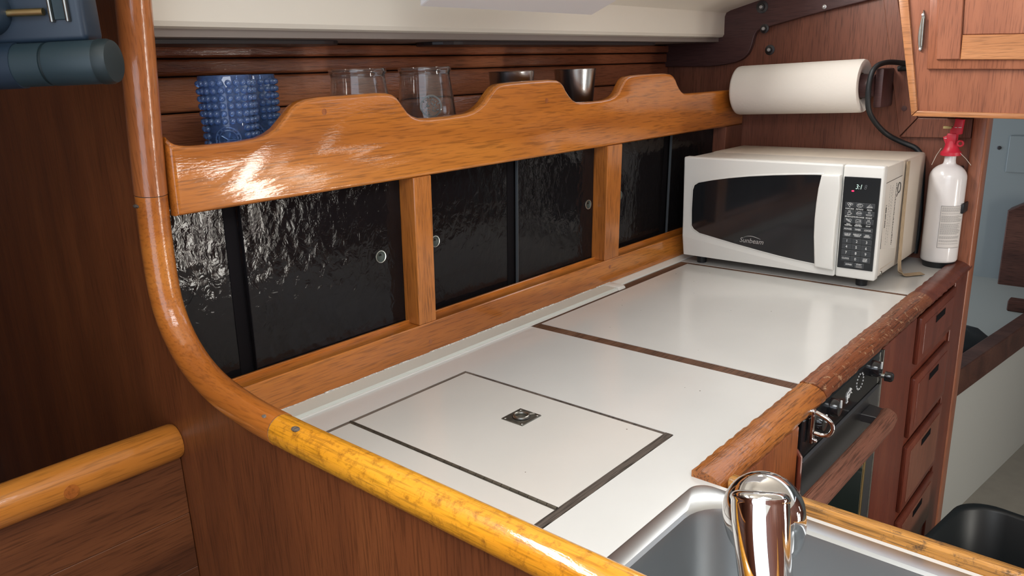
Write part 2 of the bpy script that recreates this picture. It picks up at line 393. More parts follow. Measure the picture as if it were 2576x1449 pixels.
# --- the other side of the cabin, out of the picture: white side with openings added where the shelf board reflects
far = MB()
OPEN = [(1.42, 1.58, .12, 1.05), (1.70, 1.84, .45, .86), (2.12, 2.22, .80, 1.12)]
xs = sorted({-.95, 3.28}.union(*[{o_[0], o_[1]} for o_ in OPEN]))
for x0, x1 in zip(xs, xs[1:]):
    op = [o_ for o_ in OPEN if o_[0] == x0]
    if op:
        far.box(x0, x1, -1.20, -1.16, 0, op[0][2]); far.box(x0, x1, -1.20, -1.16, op[0][3], 1.56)
    else: far.box(x0, x1, -1.20, -1.16, 0, 1.56)
struct('wall_front', None, far, BULK)
for k, (x0, x1, z0, z1) in enumerate(OPEN):
    pane('window_%d' % (4+k), [(x0, -1.17, z0), (x1, -1.17, z0), (x1, -1.17, z1), (x0, -1.17, z1)], GLINTF if k == 0 else GLINTG, REDX)  # glowing panes added and sized for the shelf and door highlights
# --- hull side behind shelf and lockers, sheathed in planks
wb = struct('wall_back', None, MB().box(.424, XB, 1.165, 1.20, 0, 1.44), KNEE)
for z0, z1, d in ((1.4135, 1.432, .012), (1.388, 1.4115, .007), (1.336, 1.386, .004), (1.262, 1.334, .002), (1.19, 1.260, .002)):
    MB().box(.4245, XB, 1.145-d, 1.166, z0, z1, .004, 3).build('plank', PLANKX, wb, True)
# --- end bulkhead between settee and galley (near, left): cut out along the capped rail
RP = [(.885, 1.560), (.901, 1.467), (.916, 1.371), (.932, 1.266), (.941, 1.157), (.934, 1.100), (.898, 1.054), (.846, 1.027), (.776, 1.015), (.697, 1.011), (.573, 1.011), (.412, 1.011), (.20, 1.011), (-.40, 1.011)]
RPS = smoothline(RP, 2)
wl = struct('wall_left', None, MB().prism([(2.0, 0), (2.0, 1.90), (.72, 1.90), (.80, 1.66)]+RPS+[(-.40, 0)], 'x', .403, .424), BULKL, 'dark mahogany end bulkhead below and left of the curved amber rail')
# --- forward bulkhead behind the microwave
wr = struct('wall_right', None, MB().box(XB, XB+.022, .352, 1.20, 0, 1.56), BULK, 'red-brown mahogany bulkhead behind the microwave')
kn = smoothline([(1.20, 1.376), (1.13, 1.376), (1.00, 1.372), (.93, 1.382), (.905, 1.396), (.893, 1.420), (.888, 1.446), (.880, 1.458), (.86, 1.463), (.74, 1.488), (.60, 1.511), (.36, 1.552)], 2)
MB().prism(kn+[(.36, 1.60), (1.20, 1.60)], 'x', XB-.016, XB, .002).build('knee', KNEE, wr)
# raised framing at the right of the bulkhead with its mitre
MB().prism([(.598, 1.56), (.525, 1.203), (.491, 1.2455), (.57, 1.56)], 'x', XB-.009, XB, .0015).build('frame_stile', BULK, wr)
MB().prism([(.523, 1.2015), (.378, 1.2035), (.378, 1.2455), (.489, 1.2455)], 'x', XB-.009, XB, .0015).build('frame_rail', BULK, wr)
MB().prism([(.569, 1.56), (.489, 1.2475), (.378, 1.2475), (.378, 1.56)], 'x', XB-.007, XB, .001).build('frame_panel', BULK, wr)
for y, z, r, mt in ((.870, 1.512, .012, BOLT), (.861, 1.460, .009, BOLT), (.851, 1.409, .010, BOLT), (.716, 1.501, .004, SILV)):
    x = XB-.016 if z > 1.45 else XB
    MB().lathe([(r*1.25, 0), (r*1.25, .002), (r*.7, .003), (r*.62, .007), (0, .008)], Mx((x, y, z), '-x'), 20).build('bolt', mt, wr, True)
    if mt is BOLT: MB().lathe([(.0045, 0), (.004, .004), (0, .005)], Mx((x-.006, y, z), '-x'), 10).build('bolt_tip', SILV, wr, True)
MB().lathe([(.006, 0), (.006, .0012), (0, .0014)], Mx((XB-.009, .520, 1.267), '-x'), 14).build('wood_plug', KNEE, wr)
# vertical moulding on the aisle edge of the bulkhead
MB().box(XB-.022, XB+.03, .345, .375, 0, 1.56, .006, 3).build('trim_1', LOCK, None, True)
tag(bpy.data.objects['trim_1'], 'upright mahogany moulding on the aisle edge of the bulkhead', None, None, 'structure')

# ================================================================== RAILS OF THE END BULKHEAD
rt = thing('bulkhead_rail', (.412, .412, .99), 'glossy amber rounded rail capping the near bulkhead and sweeping up its left post', 'rail')
P3 = [(.412, y, z) for y, z in RPS]
def seg(pts, lo, hi): return pts[lo:hi]
# the joints stand at z 1.258 on the post and y .705 on the run
i1 = min(range(len(P3)), key=lambda i: abs(P3[i][2]-1.258)); i2 = min(range(len(P3)), key=lambda i: abs(P3[i][1]-.705)+abs(P3[i][2]-1.011)*3)
def cut(pts, a, b):
    q = [Vector(p) for p in pts]
    d = (q[1]-q[0]).normalized(); q[0] = q[0]+d*a
    d = (q[-2]-q[-1]).normalized(); q[-1] = q[-1]+d*b
    return q
def dense(pts, n=4):
    out = []
    for a, b in zip(pts, pts[1:]):
        for k in range(n): out.append(Vector(a).lerp(Vector(b), k/n))
    out.append(Vector(pts[-1])); return out
MB().tube(dense(cut(P3[:i1+1], 0, .0006)), .0188, 24).build('upright_section', RAILZ, rt, True)
MB().tube(dense(cut(P3[i1:i2+1], .0006, .0006)), .0185, 24).build('bend_section', RAILM, rt, True)
MB().tube(dense(cut(P3[i2:], .0006, 0)), .0180, 24).build('straight_section', RAILA, rt, True)
for i in (i1, i2): MB().tube([Vector(P3[i-1]).lerp(Vector(P3[i]), .9), Vector(P3[i]).lerp(Vector(P3[i+1]), .1)], .0178, 20).build('joint_glue', STRIPG, rt, True)
for y, z, x in ((.720, 1.0262, .404), (.6645, 1.0272, .4045), (.935, 1.24, .3945)):
    MB().ball((x, y, z), .0042, 2, (1, 1.5, .6)).build('wood_plug', STRIPG, rt, True)
# settee-side rail and plank panel at lower left
sp = thing('settee_panel', (0, .95, 0), 'plank-sided settee panel with a rounded amber cap rail, lower left corner', 'panel')
MB().tube([(-.6, .955, .926), (.3, .955, .9265), (.398, .953, .927), (.4025, .953, .927)], [.0245, .0245, .024, .0225], 24).build('cap_rail', RAILX, sp, True)
for x in (.265,):
    MB().lathe([(.0085, 0), (.0085, .0008), (0, .001)], Matrix.Translation((x, .9310, .923)) @ Matrix.Rotation(PI/2, 4, 'X'), 16).build('wood_plug', RAILM, sp)
for k in range(11):
    z1 = .905-k*.082
    MB().box(-.6, .402, .945, .965, z1-.0816, z1, .0008, 1).build('plank', PANELX, sp)

# ================================================================== LOCKERS AND MUG SHELF
lk = thing('galley_locker', (1.2, .925, ZC), 'built-in varnished mahogany locker with smoked sliding doors and a scalloped mug shelf', 'cabinet')
top = [(.4316, 1.318), (.438, 1.310), (.45, 1.306), (.469, 1.3045), (.545, 1.305), (.574, 1.313), (.594, 1.330), (.610, 1.3465), (.634, 1.3535), (.700, 1.3545), (.764, 1.3555), (.786, 1.350), (.798, 1.336), (.812, 1.320), (.836, 1.3125), (.90, 1.313), (.945, 1.315), (.974, 1.3265), (.992, 1.343), (1.010, 1.3575), (1.035, 1.3605), (1.10, 1.3615), (1.172, 1.362), (1.194, 1.355), (1.210, 1.335), (1.234, 1.318), (1.26, 1.316), (1.345, 1.3165), (1.380, 1.325), (1.394, 1.342), (1.410, 1.359), (1.435, 1.3625), (1.50, 1.363), (1.585, 1.363), (1.610, 1.355), (1.628, 1.333), (1.652, 1.317), (1.68, 1.315), (1.80, 1.315), (1.9795, 1.315)]
MB().prism([(.4316, 1.2235)]+smoothline(top, 1)+[(1.9795, 1.2235)], 'y', .925, .947, .0060, 4).build('shelf_board', WX, lk, True, warp=lean)
MB().box(.4245, 1.9795, .925, .962, ZC, .9785, .0015, 1).build('base_rail', WX, lk, False, warp=lean)
for x0, x1 in ((.8135, .8515), (1.351, 1.405), (1.885, 1.9795)):
    MB().box(x0, x1, .926, .962, .9785, 1.2235, .0012, 1).build('post', WZ if x0 < 1.8 else BULK, lk, False, warp=lean)
for px_, pz_ in ((.835, .945), (1.145, 1.325), (1.418, 1.312), (.655, 1.334), (1.37, .962)):
    yy_ = .925-.035*(pz_-ZC)
    MB().lathe([(.0042, -.0006), (.0042, .0002), (0, .0003)], Mx((px_, yy_, pz_), '-y'), 16).build('wood_plug', RAILZ, lk)
MB().box(.4245, 1.9795, .944, 1.14, 1.246, 1.258).build('shelf_floor', KNEE, lk, False)
MB().box(.4245, 1.9795, .952, 1.14, .945, .974).build('locker_floor', FWOOD, lk, False)
MB().box(.4245, 1.9795, .952, .957, .9745, .984, .0008, 1).build('door_track', WX, lk, False, warp=lean)
MB().box(.4245, 1.9795, .974, .978, .9745, .984, .0008, 1).build('door_track', WX, lk, False, warp=lean)
bays = [(.4255, .8125, .533, .766, None), (.8525, 1.350, 1.103, 1.331, .894), (1.406, 1.884, 1.672, None, 1.465)]
for x0, x1, s, hr, hl in bays:
    for side, a, b, yo, hx in (('l', x0, s+.03, .969, hl), ('r', s, x1, .9595, hr)):
        d = MB().box(a, b, yo, yo+.005, .976, 1.232, .0006, 1).build('sliding_door', SMOKED, lk, False, warp=lean)
        d['label'] = 'smoked hammered acrylic sliding door'
        if hx:
            y = yo-.035*(1.10-ZC)
            MB().lathe([(.0086, .0003), (.0098, .0003), (.0104, -.0010), (.0100, -.0022), (.0088, -.0020)], Mx((hx, y, 1.102), 'y'), 28, True).build('pull_rim', RIM, d, True)
            MB().lathe([(.0088, -.0014), (.0070, -.0004), (.0030, -.0001), (0, -.0001)], Mx((hx, y, 1.102), 'y'), 24).build('finger_cup', CUP, d, True)
        if side == 'r':
            MB().box(s-.0004, s+.0008, yo-.0003, yo+.0054, .977, 1.231).build('door_edge', EDGEG if s > .6 else DARKM, d, False, warp=lean)
        else:
            MB().box(s-.020, s-.002, yo-.0010, yo, .977, 1.231).build('seal_strip', DARKM, d, False, warp=lean)  # dark strip painted as the front door's shade on the rear one

# ================================================================== CABLE CHANNEL ALONG THE WORKTOP
cc = thing('cable_channel', (.9, .905, ZC), 'pale plastic cable channel along the foot of the locker', 'cable channel')
MB().prism([(.9245, ZC), (.9245, .9262), (.9225, .9268), (.8905, .9258), (.8880, .9240), (.8872, ZC+.0002)], 'x', .4255, 1.345, .0003, 1).build('channel_cover', PLASC, cc)
MB().prism([(.8880, ZC+.0002), (.8880, .9222), (.8852, .9222), (.8848, ZC+.0002)], 'x', .4255, 1.345).build('channel_lip', PLASW, cc)
MB().prism([(.9245, ZC), (.9245, .9272), (.9220, .9278), (.8890, .9268), (.8845, .9240), (.8835, ZC+.0002)], 'x', 1.3455, 1.3715, .0012, 2).build('end_cap', PLASW, cc, True)
MB().prism([(.9245, ZC), (.9245, .9262), (.920, .9268), (.9050, .9225), (.9040, ZC+.0002)], 'x', 1.372, 1.9795, .0004, 1).build('thin_moulding', PLASW, cc)
ck = MB(); x = .426
while x < 1.36:
    l = random.uniform(.006, .03); h = random.uniform(.0002, .0016)
    ck.box(x, x+l, .9218, .9247, .9255, .9268+h, .0006, 1); x += l*.92
ck.build('caulk_bead', CAULK, cc, True)

# ================================================================== WORKTOP
ct = thing('worktop', (.9, .6, ZC-.03), 'white laminate galley worktop with dark wood seams', 'countertop')
sub = MB()
sub.box(.4245, XB, .3855, .9245, .8845, .9135)
sub.build('substrate', STRIP, ct)
def slab(cells, name, mat, top=ZC):
    mb = MB()
    for x0, x1, y0, y1 in cells: mb.box(x0, x1, y0, y1, .9130, top)
    return mb.build(name, mat, ct)
SX0, SX1, SY0, SY1 = .478, .712, -.32, .358        # hole for the sink
slab([(.4245, 1.052, .8282, .925), (.8190, 1.052, .4525, .8282), (.4245, 1.052, .384, .4525),
      (.4245, .738, SY1, .384), (.4245, SX0, -.40, SY1), (SX1, .738, -.40, SY1), (SX0, SX1, -.40, SY0)], 'main_panel', LAM)
slab([(1.0765, 1.6345, .384, .8790)], 'stove_cover_panel', LAM)
slab([(1.6475, XB, .384, .925)], 'end_panel', LAM)
slab([(.4245, .5845, .4650, .8210)], 'flap_panel', LIDM)
# seams of dark wood
def strip(x0, x1, y0, y1, mat, wob=0, axis='x', z=.9188):
    mb = MB()
    if not wob: mb.box(x0, x1, y0, y1, .9125, z, .0006, 1)
    else:
        n = 44; pts = []
        A = [(x0+(x1-x0)*k/n, y0-(0 if k in (0, n) else random.uniform(0, wob))) for k in range(n+1)]
        mb.prism(A+[(x1, y1), (x0, y1)], 'z', .9125, z)
    return mb.build('seam_strip', mat, ct)
strip(1.0525, 1.076, .384, .8790, STRIP, z=.9196)
strip(1.0525, 1.6345, .8795, .9025, STRIP, z=.9197)
strip(1.6350, 1.6470, .384, .9025, STRIP, z=.9196)
strip(.4245, .8185, .8212, .8280, STRIPG, z=.9199)
strip(.8128, .8188, .4645, .8212, STRIPG, z=.9199)
strip(.4245, .8185, .4540, .4645, STRIPG, .0016, z=.9204)
# white stop behind the stove cover, between strip and moulding
slab([(1.0525, 1.9, .9030, .925)], 'rear_stop', LAM)
# hinged lid
lid = slab([(.5885, .8126, .4650, .8210)], 'icebox_lid', LIDM)
h = MB()
n = 27
for k in range(n):
    y0 = .4635+(.8235-.4635)*k/n; y1 = .4635+(.8235-.4635)*(k+1)/n
    h.tube([(.5866, y0+.0003, .9202), (.5866, y1-.0003, .9202)], .0026, 8)
h.build('piano_hinge', HINGEM, lid, True)
yc, xc = .6445, .7405
MB().box(xc-.0205, xc+.0205, yc-.0190, yc+.0190, .9195, .9213, .0005, 1).build('pull_plate', PLATEM, lid)
MB().lathe([(.0125, -.0010), (.0130, .0005), (.0118, .0008), (.0105, -.0008), (0, -.0012)], Mx((xc, yc, .9216)), 28).build('pull_recess', BOLT, lid, True)
ring = [(xc+.0098*math.cos(2*PI*k/28), yc+.0098*math.sin(2*PI*k/28), .9226) for k in range(29)]
MB().tube(ring, .0021, 8).build('pull_ring', DULLST, lid, True)
MB().tube([(xc+.010, yc-.006, .9226), (xc+.0165, yc-.010, .9222)], .0016, 8).build('ring_pivot', DULLST, lid, True)
for a, b in ((1, 1), (1, -1), (-1, 1), (-1, -1)):
    MB().lathe([(.0026, 0), (.0022, .0006), (0, .0008)], Mx((xc+a*.0165, yc+b*.0150, .9212)), 12).build('screw', DULLST, lid, True)
for k in range(16):
    x = random.uniform(.6, 1.6); y = random.uniform(.42, .86)
    if .80 < x < .83 or 1.03 < x < 1.09: continue
    MB().lathe([(random.uniform(.0006, .0013), 0), (0, .0003)], Mx((x, y, ZC)), 7).build('speck', DIRT, ct)

# ================================================================== FRONT EDGE OF THE WORKTOP
er = thing('edge_rail', (1.3, .365, .9), 'worn wooden rail along the front edge of the worktop', 'rail')
def rail(x0, x1, z1, mat, miter=0):
    mb = MB(); pf = [(.3838, .9075), (.3838, z1-.002), (.380, z1), (.368, z1+.0006), (.357, z1-.0020), (.348, z1-.0075), (.3440, z1-.014), (.3450, z1-.0195), (.350, z1-.0225)]
    b = bmesh.new(); N = 40; rings = []
    for k in range(N+1):
        x = x0+(x1-x0)*k/N
        ring = []
        for (y, z) in pf:
            xx = x
            if miter and k == 0: xx = x0+(.3838-y)*0.0
            jit = random.uniform(-.0006, .0006) if 0 < k < N else 0
            ring.append(b.verts.new((xx, y+jit, z+jit)))
        rings.append(ring)
    for r0, r1 in zip(rings, rings[1:]):
        for j in range(len(pf)): b.faces.new((r0[j], r0[(j+1) % len(pf)], r1[(j+1) % len(pf)], r1[j]))
    b.faces.new(rings[0]); b.faces.new(rings[-1][::-1])
    bmesh.ops.recalc_face_normals(b, faces=b.faces[:])
    return mb.merge(b)
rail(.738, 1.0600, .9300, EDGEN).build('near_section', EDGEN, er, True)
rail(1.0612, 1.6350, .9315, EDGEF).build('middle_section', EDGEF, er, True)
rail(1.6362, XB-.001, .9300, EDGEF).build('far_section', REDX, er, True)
# trim around the sink end
se = thing('sink_edge_trim', (.747, 0, ZC), 'low golden wood trim between the sink and the aisle', 'trim')
b = [(.7385, .905), (.7390, .9300), (.7420, .9325), (.7530, .9315), (.7575, .9270), (.7585, .905)]
MB().prism(b, 'y', -.60, .3395, .001, 1).build('trim_strip', EDGEY, se, True)

# ================================================================== CABINETS BELOW THE WORKTOP
nc = thing('stove_side_cabinet', (.86, .5, 0), 'red mahogany cabinet end between the sink corner and the stove', 'cabinet')
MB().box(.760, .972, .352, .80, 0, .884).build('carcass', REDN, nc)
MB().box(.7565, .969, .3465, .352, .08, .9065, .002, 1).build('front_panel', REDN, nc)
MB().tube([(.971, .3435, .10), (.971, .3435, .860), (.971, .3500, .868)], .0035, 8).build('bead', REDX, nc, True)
sb = thing('sink_cabinet', (.58, -.1, 0), 'wooden cabinet carrying the sink', 'cabinet')
MB().box(.426, .735, -.60, -.58, 0, .884).build('side_panel', REDX, sb)
MB().box(.7395, .7560, -.60, .3430, 0, .9045).build('front_panel', REDX, sb)

# --- stove
st = thing('stove', (1.16, .36, .45), 'small built-in oven with steel door and worn brown handle bar', 'stove')
MB().box(.984, 1.332, .3535, .84, .45, .883).build('oven_body', OVENBL, st)
MB().box(.984, 1.332, .347, .3535, .8480, .9065, .002, 1).build('control_panel', OVENBL, st)
door = MB().box(.986, 1.330, .345, .3535, .500, .8455, .003, 1).build('oven_door', OVENST, st)
gl = [(1.012+.012*math.cos(a), .775+.012*math.sin(a)) for a in [PI/2+k*PI/8 for k in range(5)]]
MB().prism([(1.005, .52), (1.005, .768), (1.017, .780), (1.265, .780), (1.275, .770), (1.275, .52)], 'y', .3440, .3452, .0004, 1).build('oven_window', OVENGL, door)
MB().box(1.277, 1.284, .3425, .3452, .52, .782, .001, 1).build('door_trim', BRASS, door)
MB().box(1.3325, 1.3365, .344, .3535, .46, .9065, .0008, 1).build('steel_edge', DULLST, st)
bar = [(.860, .3105, .8185), (1.05, .309, .8185), (1.15, .308, .8185), (1.235, .308, .8185), (1.262, .3105, .8185), (1.272, .3165, .8185)]
hb = MB().tube(bar, [.0145, .0148, .0148, .0146, .0140, .0115], 20).build('handle_bar', BAR, door, True)
MB().prism([(1.235, .345), (1.283, .345), (1.276, .318), (1.262, .309), (1.235, .312)], 'z', .812, .8255, .001, 1).build('handle_bracket', OVENST, door)
for x in (1.030, 1.090, 1.280):
    MB().lathe([(.014, 0), (.0135, .010), (.011, .014), (0, .0145)], Mx((x, .347, .890), '-y'), 24).build('knob', OVENBL, st, True)
for x in (1.030, 1.090, 1.280):
    MB().box(x-.0010, x+.0010, .3310, .3330, .892, .9035).build('knob_pointer', PRINT, st)
MB().tube([(1.300, .347, .872), (1.303, .331, .872)], .0042, 10).build('button_stem', DULLST, st, True)
MB().lathe([(.0085, 0), (.0085, .009), (.006, .012), (0, .0125)], Mx((1.303, .331, .872), '-y'), 18).build('push_button', OVENBL, st, True)
for k in range(14):
    a = PI*.55+k*PI*1.9/14
    MB().box(1.222+.016*math.cos(a)-.0010, 1.222+.016*math.cos(a)+.0010, .3463, .3471, .886+.013*math.sin(a)-.0012, .886+.013*math.sin(a)+.0012).build('dial_mark', PRINT, st)
lg = MB()
for pts in ([(0, .000), (.004, .006), (.011, .007), (.016, .010), (.022, .006)], [(.002, -.004), (.006, .001), (.012, .001)], [(.004, -.008), (.005, -.002), (.010, -.004), (.014, .003)], [(.016, .009), (.018, .002), (.023, .000)], [(.001, -.010), (.007, -.009)]):
    lg.tube([(1.160+a, .3464, .880+b_) for a, b_ in pts], .0009, 5)
lg.build('emblem', PRINT, st)
# chrome eye near the stove's corner
ey = [(1.004, .338, .915), (1.004, .328, .912), (1.005, .3170, .906), (1.006, .3140, .896), (1.005, .3180, .886), (1.004, .328, .883), (1.004, .338, .884)]
MB().tube(smoothline(ey, 2), .0032, 12).build('steel_eye', CHROME, st, True)
MB().box(.999, 1.009, .3385, .3460, .868, .918, .002, 2).build('eye_plate', CHROME, st, True)
MB().ball((1.004, .3365, .873), .0035, 2).build('eye_screw', CHROME, st, True)
MB().lathe([(.006, 0), (.005, .004), (.003, .010), (0, .011)], Mx((1.345, .344, .568), '-y'), 12).build('foot_bolt', CHROME, st, True)

# --- filler and drawer unit
du = thing('drawer_unit', (1.66, .6, 0), 'dark red mahogany drawer unit below the microwave end of the worktop', 'drawer unit')
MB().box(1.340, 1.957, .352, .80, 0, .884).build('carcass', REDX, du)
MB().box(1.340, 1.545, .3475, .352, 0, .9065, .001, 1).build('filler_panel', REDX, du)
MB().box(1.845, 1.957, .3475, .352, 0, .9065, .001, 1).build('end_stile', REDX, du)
for k, (z0, z1) in enumerate(((.806, .902), (.650, .778), (.482, .630), (.340, .460))):
    d = MB().box(1.560, 1.835, .3415, .352, z0, z1, .004, 2).build('drawer', REDX, du, True)
    MB().box(1.585, 1.812, .3402, .3420, z0+.016, z1-.016, .001, 1).build('drawer_field', REDX if k < 2 else BULK, d)
    MB().box(1.665, 1.735, .3392, .3405, z1-.036, z1-.022, .0006, 1).build('finger_slot', DARKM, d)

# ================================================================== SINK
sk = thing('sink', (.6, 0, .76), 'stainless steel galley sink with rounded corners', 'sink')
def rrect(x0, x1, y0, y1, r, n=8):
    out = []
    for cx, cy, a0 in ((x1-r, y1-r, 0), (x0+r, y1-r, PI/2), (x0+r, y0+r, PI), (x1-r, y0+r, 1.5*PI)):
        for k in range(n+1): a = a0+PI/2*k/n; out.append((cx+r*math.cos(a), cy+r*math.sin(a)))
    return out
loops = [(rrect(.4600, .7290, -.336, .3715, .020), .9202), (rrect(.4605, .7285, -.3355, .3710, .020), .9222), (rrect(.4640, .7255, -.332, .3680, .022), .9236),
         (rrect(.4900, .7080, -.305, .3500, .048), .9232), (rrect(.4935, .7045, -.301, .3465, .050), .9205), (rrect(.4960, .7020, -.298, .3440, .050), .9120),
         (rrect(.5060, .6930, -.288, .3340, .050), .7950), (rrect(.5130, .6860, -.280, .3270, .050), .7750), (rrect(.5330, .6660, -.260, .3070, .045), .7640)]
b = bmesh.new(); rings = []
for pts, z in loops: rings.append([b.verts.new((x, y, z)) for x, y in pts])
for r0, r1 in zip(rings, rings[1:]):
    for j in range(len(r0)): b.faces.new((r0[j], r0[(j+1) % len(r0)], r1[(j+1) % len(r0)], r1[j]))
b.faces.new(rings[-1]); bmesh.ops.recalc_face_normals(b, faces=b.faces[:])
mb = MB(); mb.merge(b); mb.build('basin', SINKS, sk, True, ang=32)
MB().lathe([(.032, .0), (.030, .002), (.020, .001), (0, .0005)], Mx((.60, .03, .7645)), 24).build('drain', CHROME, sk, True)
# --- faucet
fc = thing('faucet', (.447, .158, ZC), 'polished chrome sink spout with a bulbous head', 'faucet')
MB().lathe([(.0205, 0), (.0205, .003), (.0180, .007), (0, .007)], Mx((.4475, .158, .9203)), 32).build('base_flange', CHROME, fc, True)
fp = smoothline([(.4475, .1580, .9255), (.4535, .1670, .965), (.4590, .1745, 1.000), (.4650, .1825, 1.034), (.4700, .1890, 1.060), (.4750, .1930, 1.077), (.4800, .1960, 1.088)], 3)
n_ = len(fp)
MB().tube(fp, [.0158+.0042*min(1, k/(n_*.72)) if k < n_-8 else .0200*max(0, 1-((k-(n_-9))/9)**2)**.5+.0008 for k in range(n_)], 36).build('spout_tube', CHROME, fc, True, ang=60)
ax = Vector((.34, .02, -.94)).normalized()
hm = Matrix.Translation((.5173, .2074, 1.0483)) @ ax.to_track_quat('Z', 'Y').to_matrix().to_4x4()
q = .0308
hp = [(0, -q)]+[(q*math.sin(a), -q*math.cos(a)) for a in [PI/2*k/12 for k in range(1, 13)]]+[(q, .006), (q*.98, .016), (q*.92, .027), (q*.86, .0290), (q*.82, .025), (0, .022)]
MB().lathe(hp, hm, 44).build('spout_head', CHROME, fc, True, ang=50)

# ================================================================== MICROWAVE
mw = thing('microwave', (1.79, .676, ZC), 'white countertop microwave oven with black door window and keypad', 'microwave')
XM = 1.633
MB().box(XM+.024, 1.790, .4575, .8945, .9425, 1.1715, .004, 2).build('housing', MWBODY, mw, True)
MB().box(1.7705, 1.943, .4565, .8955, .9415, 1.1730, .006, 2).build('rear_cover', MWYEL, mw, True)
MB().box(XM+.003, XM+.026, .4555, .5345, .940, 1.174, .004, 3).build('control_fascia', MWW, mw, True)
b = bmesh.new()
fr_ = [b.verts.new(p) for p in ((XM+.003, .5355, 1.174), (XM+.003, .8965, 1.174), (XM+.003, .8965, .9860), (XM+.0105, .8965, .940), (XM+.003, .5450, .940), (XM+.003, .5355, .940))]
bk_ = [b.verts.new(p) for p in ((XM+.026, .5355, 1.174), (XM+.026, .8965, 1.174), (XM+.026, .8965, .940), (XM+.026, .5355, .940))]
for f_ in ((fr_[0], fr_[1], fr_[2], fr_[4], fr_[5]), (fr_[2], fr_[3], fr_[4]), (fr_[0], bk_[0], bk_[1], fr_[1]), (fr_[1], bk_[1], bk_[2], fr_[3], fr_[2]), (fr_[5], fr_[4], fr_[3], bk_[2], bk_[3]), (fr_[0], fr_[5], bk_[3], bk_[0]), (bk_[0], bk_[3], bk_[2], bk_[1])): b.faces.new(f_)
bmesh.ops.recalc_face_normals(b, faces=b.faces[:])
ed = [e for e in b.edges if not {fr_[2], fr_[4]} == set(e.verts) and not {fr_[4], fr_[5]} == set(e.verts) and not {fr_[4], fr_[3]} == set(e.verts)]
bmesh.ops.bevel(b, geom=ed, offset=.0035, segments=2, profile=.5, affect='EDGES')
mb = MB(); mb.merge(b); md = mb.build('door', MWW, mw, True, ang=6)
# swollen lower and upper fascia lines of the door
win = [(0.8699, 1.0987), (0.8663, 1.1096), (0.8562, 1.1162), (0.8213, 1.1243), (0.782, 1.1314), (0.7343, 1.1382), (0.6793, 1.144), (0.6244, 1.1484), (0.575, 1.1513), (0.579, 1.1241), (0.5816, 1.0941), (0.5821, 1.0596), (0.5811, 1.0226), (0.5761, 0.9616), (0.6119, 0.9643), (0.6573, 0.969), (0.7043, 0.9753), (0.7603, 0.9837), (0.8109, 0.9921), (0.8499, 0.9986), (0.8647, 1.0067), (0.8705, 1.0146), (0.8714, 1.0508)]
cw = (.72, 1.055)
big = [(cw[0]+(y-cw[0])*1.022+(.0 if y > .6 else .0), cw[1]+(z-cw[1])*1.035) for y, z in win]
MB().prism(big, 'x', XM+.0012, XM+.0045, .0008, 1).build('window_surround', MWW, md, True)
MB().prism(win, 'x', XM+.0004, XM+.0040, .0006, 1).build('door_window', BLACKG, md)
hand = [(0.5738, 1.1529), (0.5361, 1.1541), (0.5346, 1.1273), (0.5362, 1.0916), (0.538, 1.0489), (0.5385, 1.0036), (0.5364, 0.9551), (0.5747, 0.9571), (0.5807, 1.0227), (0.5817, 1.0596), (0.5806, 1.0942), (0.5784, 1.1242)]
MB().prism(hand, 'x', XM-.011, XM+.006, .004, 3).build('door_handle', MWW, md, True)
text('Sunbeam', .0155, (XM-.0002, .7213, .9942), FRONT, SILV, md, 'lettering', 1.0, .0001, .25)
arc = [(XM-.0002, .7400-.040*k/10, 1.0005+.0048*math.sin(PI*(k/10)**.8)) for k in range(11)]
MB().tube(arc, [.0002+.0005*math.sin(PI*k/10) for k in range(11)], 6).build('brand_arc', SILV, md)
kp = MB().box(XM+.0010, XM+.0050, .4605, .5310, .9605, 1.1510, .0008, 1).build('control_panel', KEYBLK, mw)
XP = XM+.0008
def pc(fx, fy): return (.5310-.0705*fx, 1.1510-.1905*fy)
y, z = pc(.47, .105)
t = text('3:1', .0135, (XP-.0002, y+.003, z), FRONT, DIGIT, kp, 'clock_digits', .8, 0, .2)
text('8', .0135, (XP-.0002, y-.0095, z), FRONT, PRINTD, kp, 'clock_digits', .8, 0, .2)
y, z = pc(.27, .150)
MB().ball((XP, y, z), .0022, 2, (.3, 1.3, .75)).build('indicator_lamp', LED, kp, True)
cols = (.225, .500, .775)
def button(cx, fy, words, size, bw=.0190, bh=.0108, xs=.8, ty=0, bold=.00007):
    y, z = pc(cx, fy)
    bt = MB().box(XP-.0003, XP+.0006, y-bw/2, y+bw/2, z-bh/2, z+bh/2, .0003, 1).build('button', KEYBTN, mw)
    if words: text(words, size, (XP-.0005, y, z+ty), FRONT, PRINT, bt, 'lettering', xs, bold)
    return bt, y, z
def icon(bt, strokes, y, z, s):
    mb = MB()
    for st_ in strokes: mb.tube([(XP-.0006, y-a*s, z+c*s) for a, c in st_], .00030, 5)
    mb.build('icon', PRINT, bt)
def circ(cx, cy, rx, ry, n=10, a0=0, a1=2*PI): return [(cx+rx*math.cos(a0+(a1-a0)*k/n), cy+ry*math.sin(a0+(a1-a0)*k/n)) for k in range(n+1)]
steam = [[(-.3, .3), (-.2, .5), (-.35, .7), (-.25, .9)], [(0, .3), (.1, .5), (-.05, .7), (.05, .9)], [(.3, .3), (.4, .5), (.25, .7), (.35, .9)]]
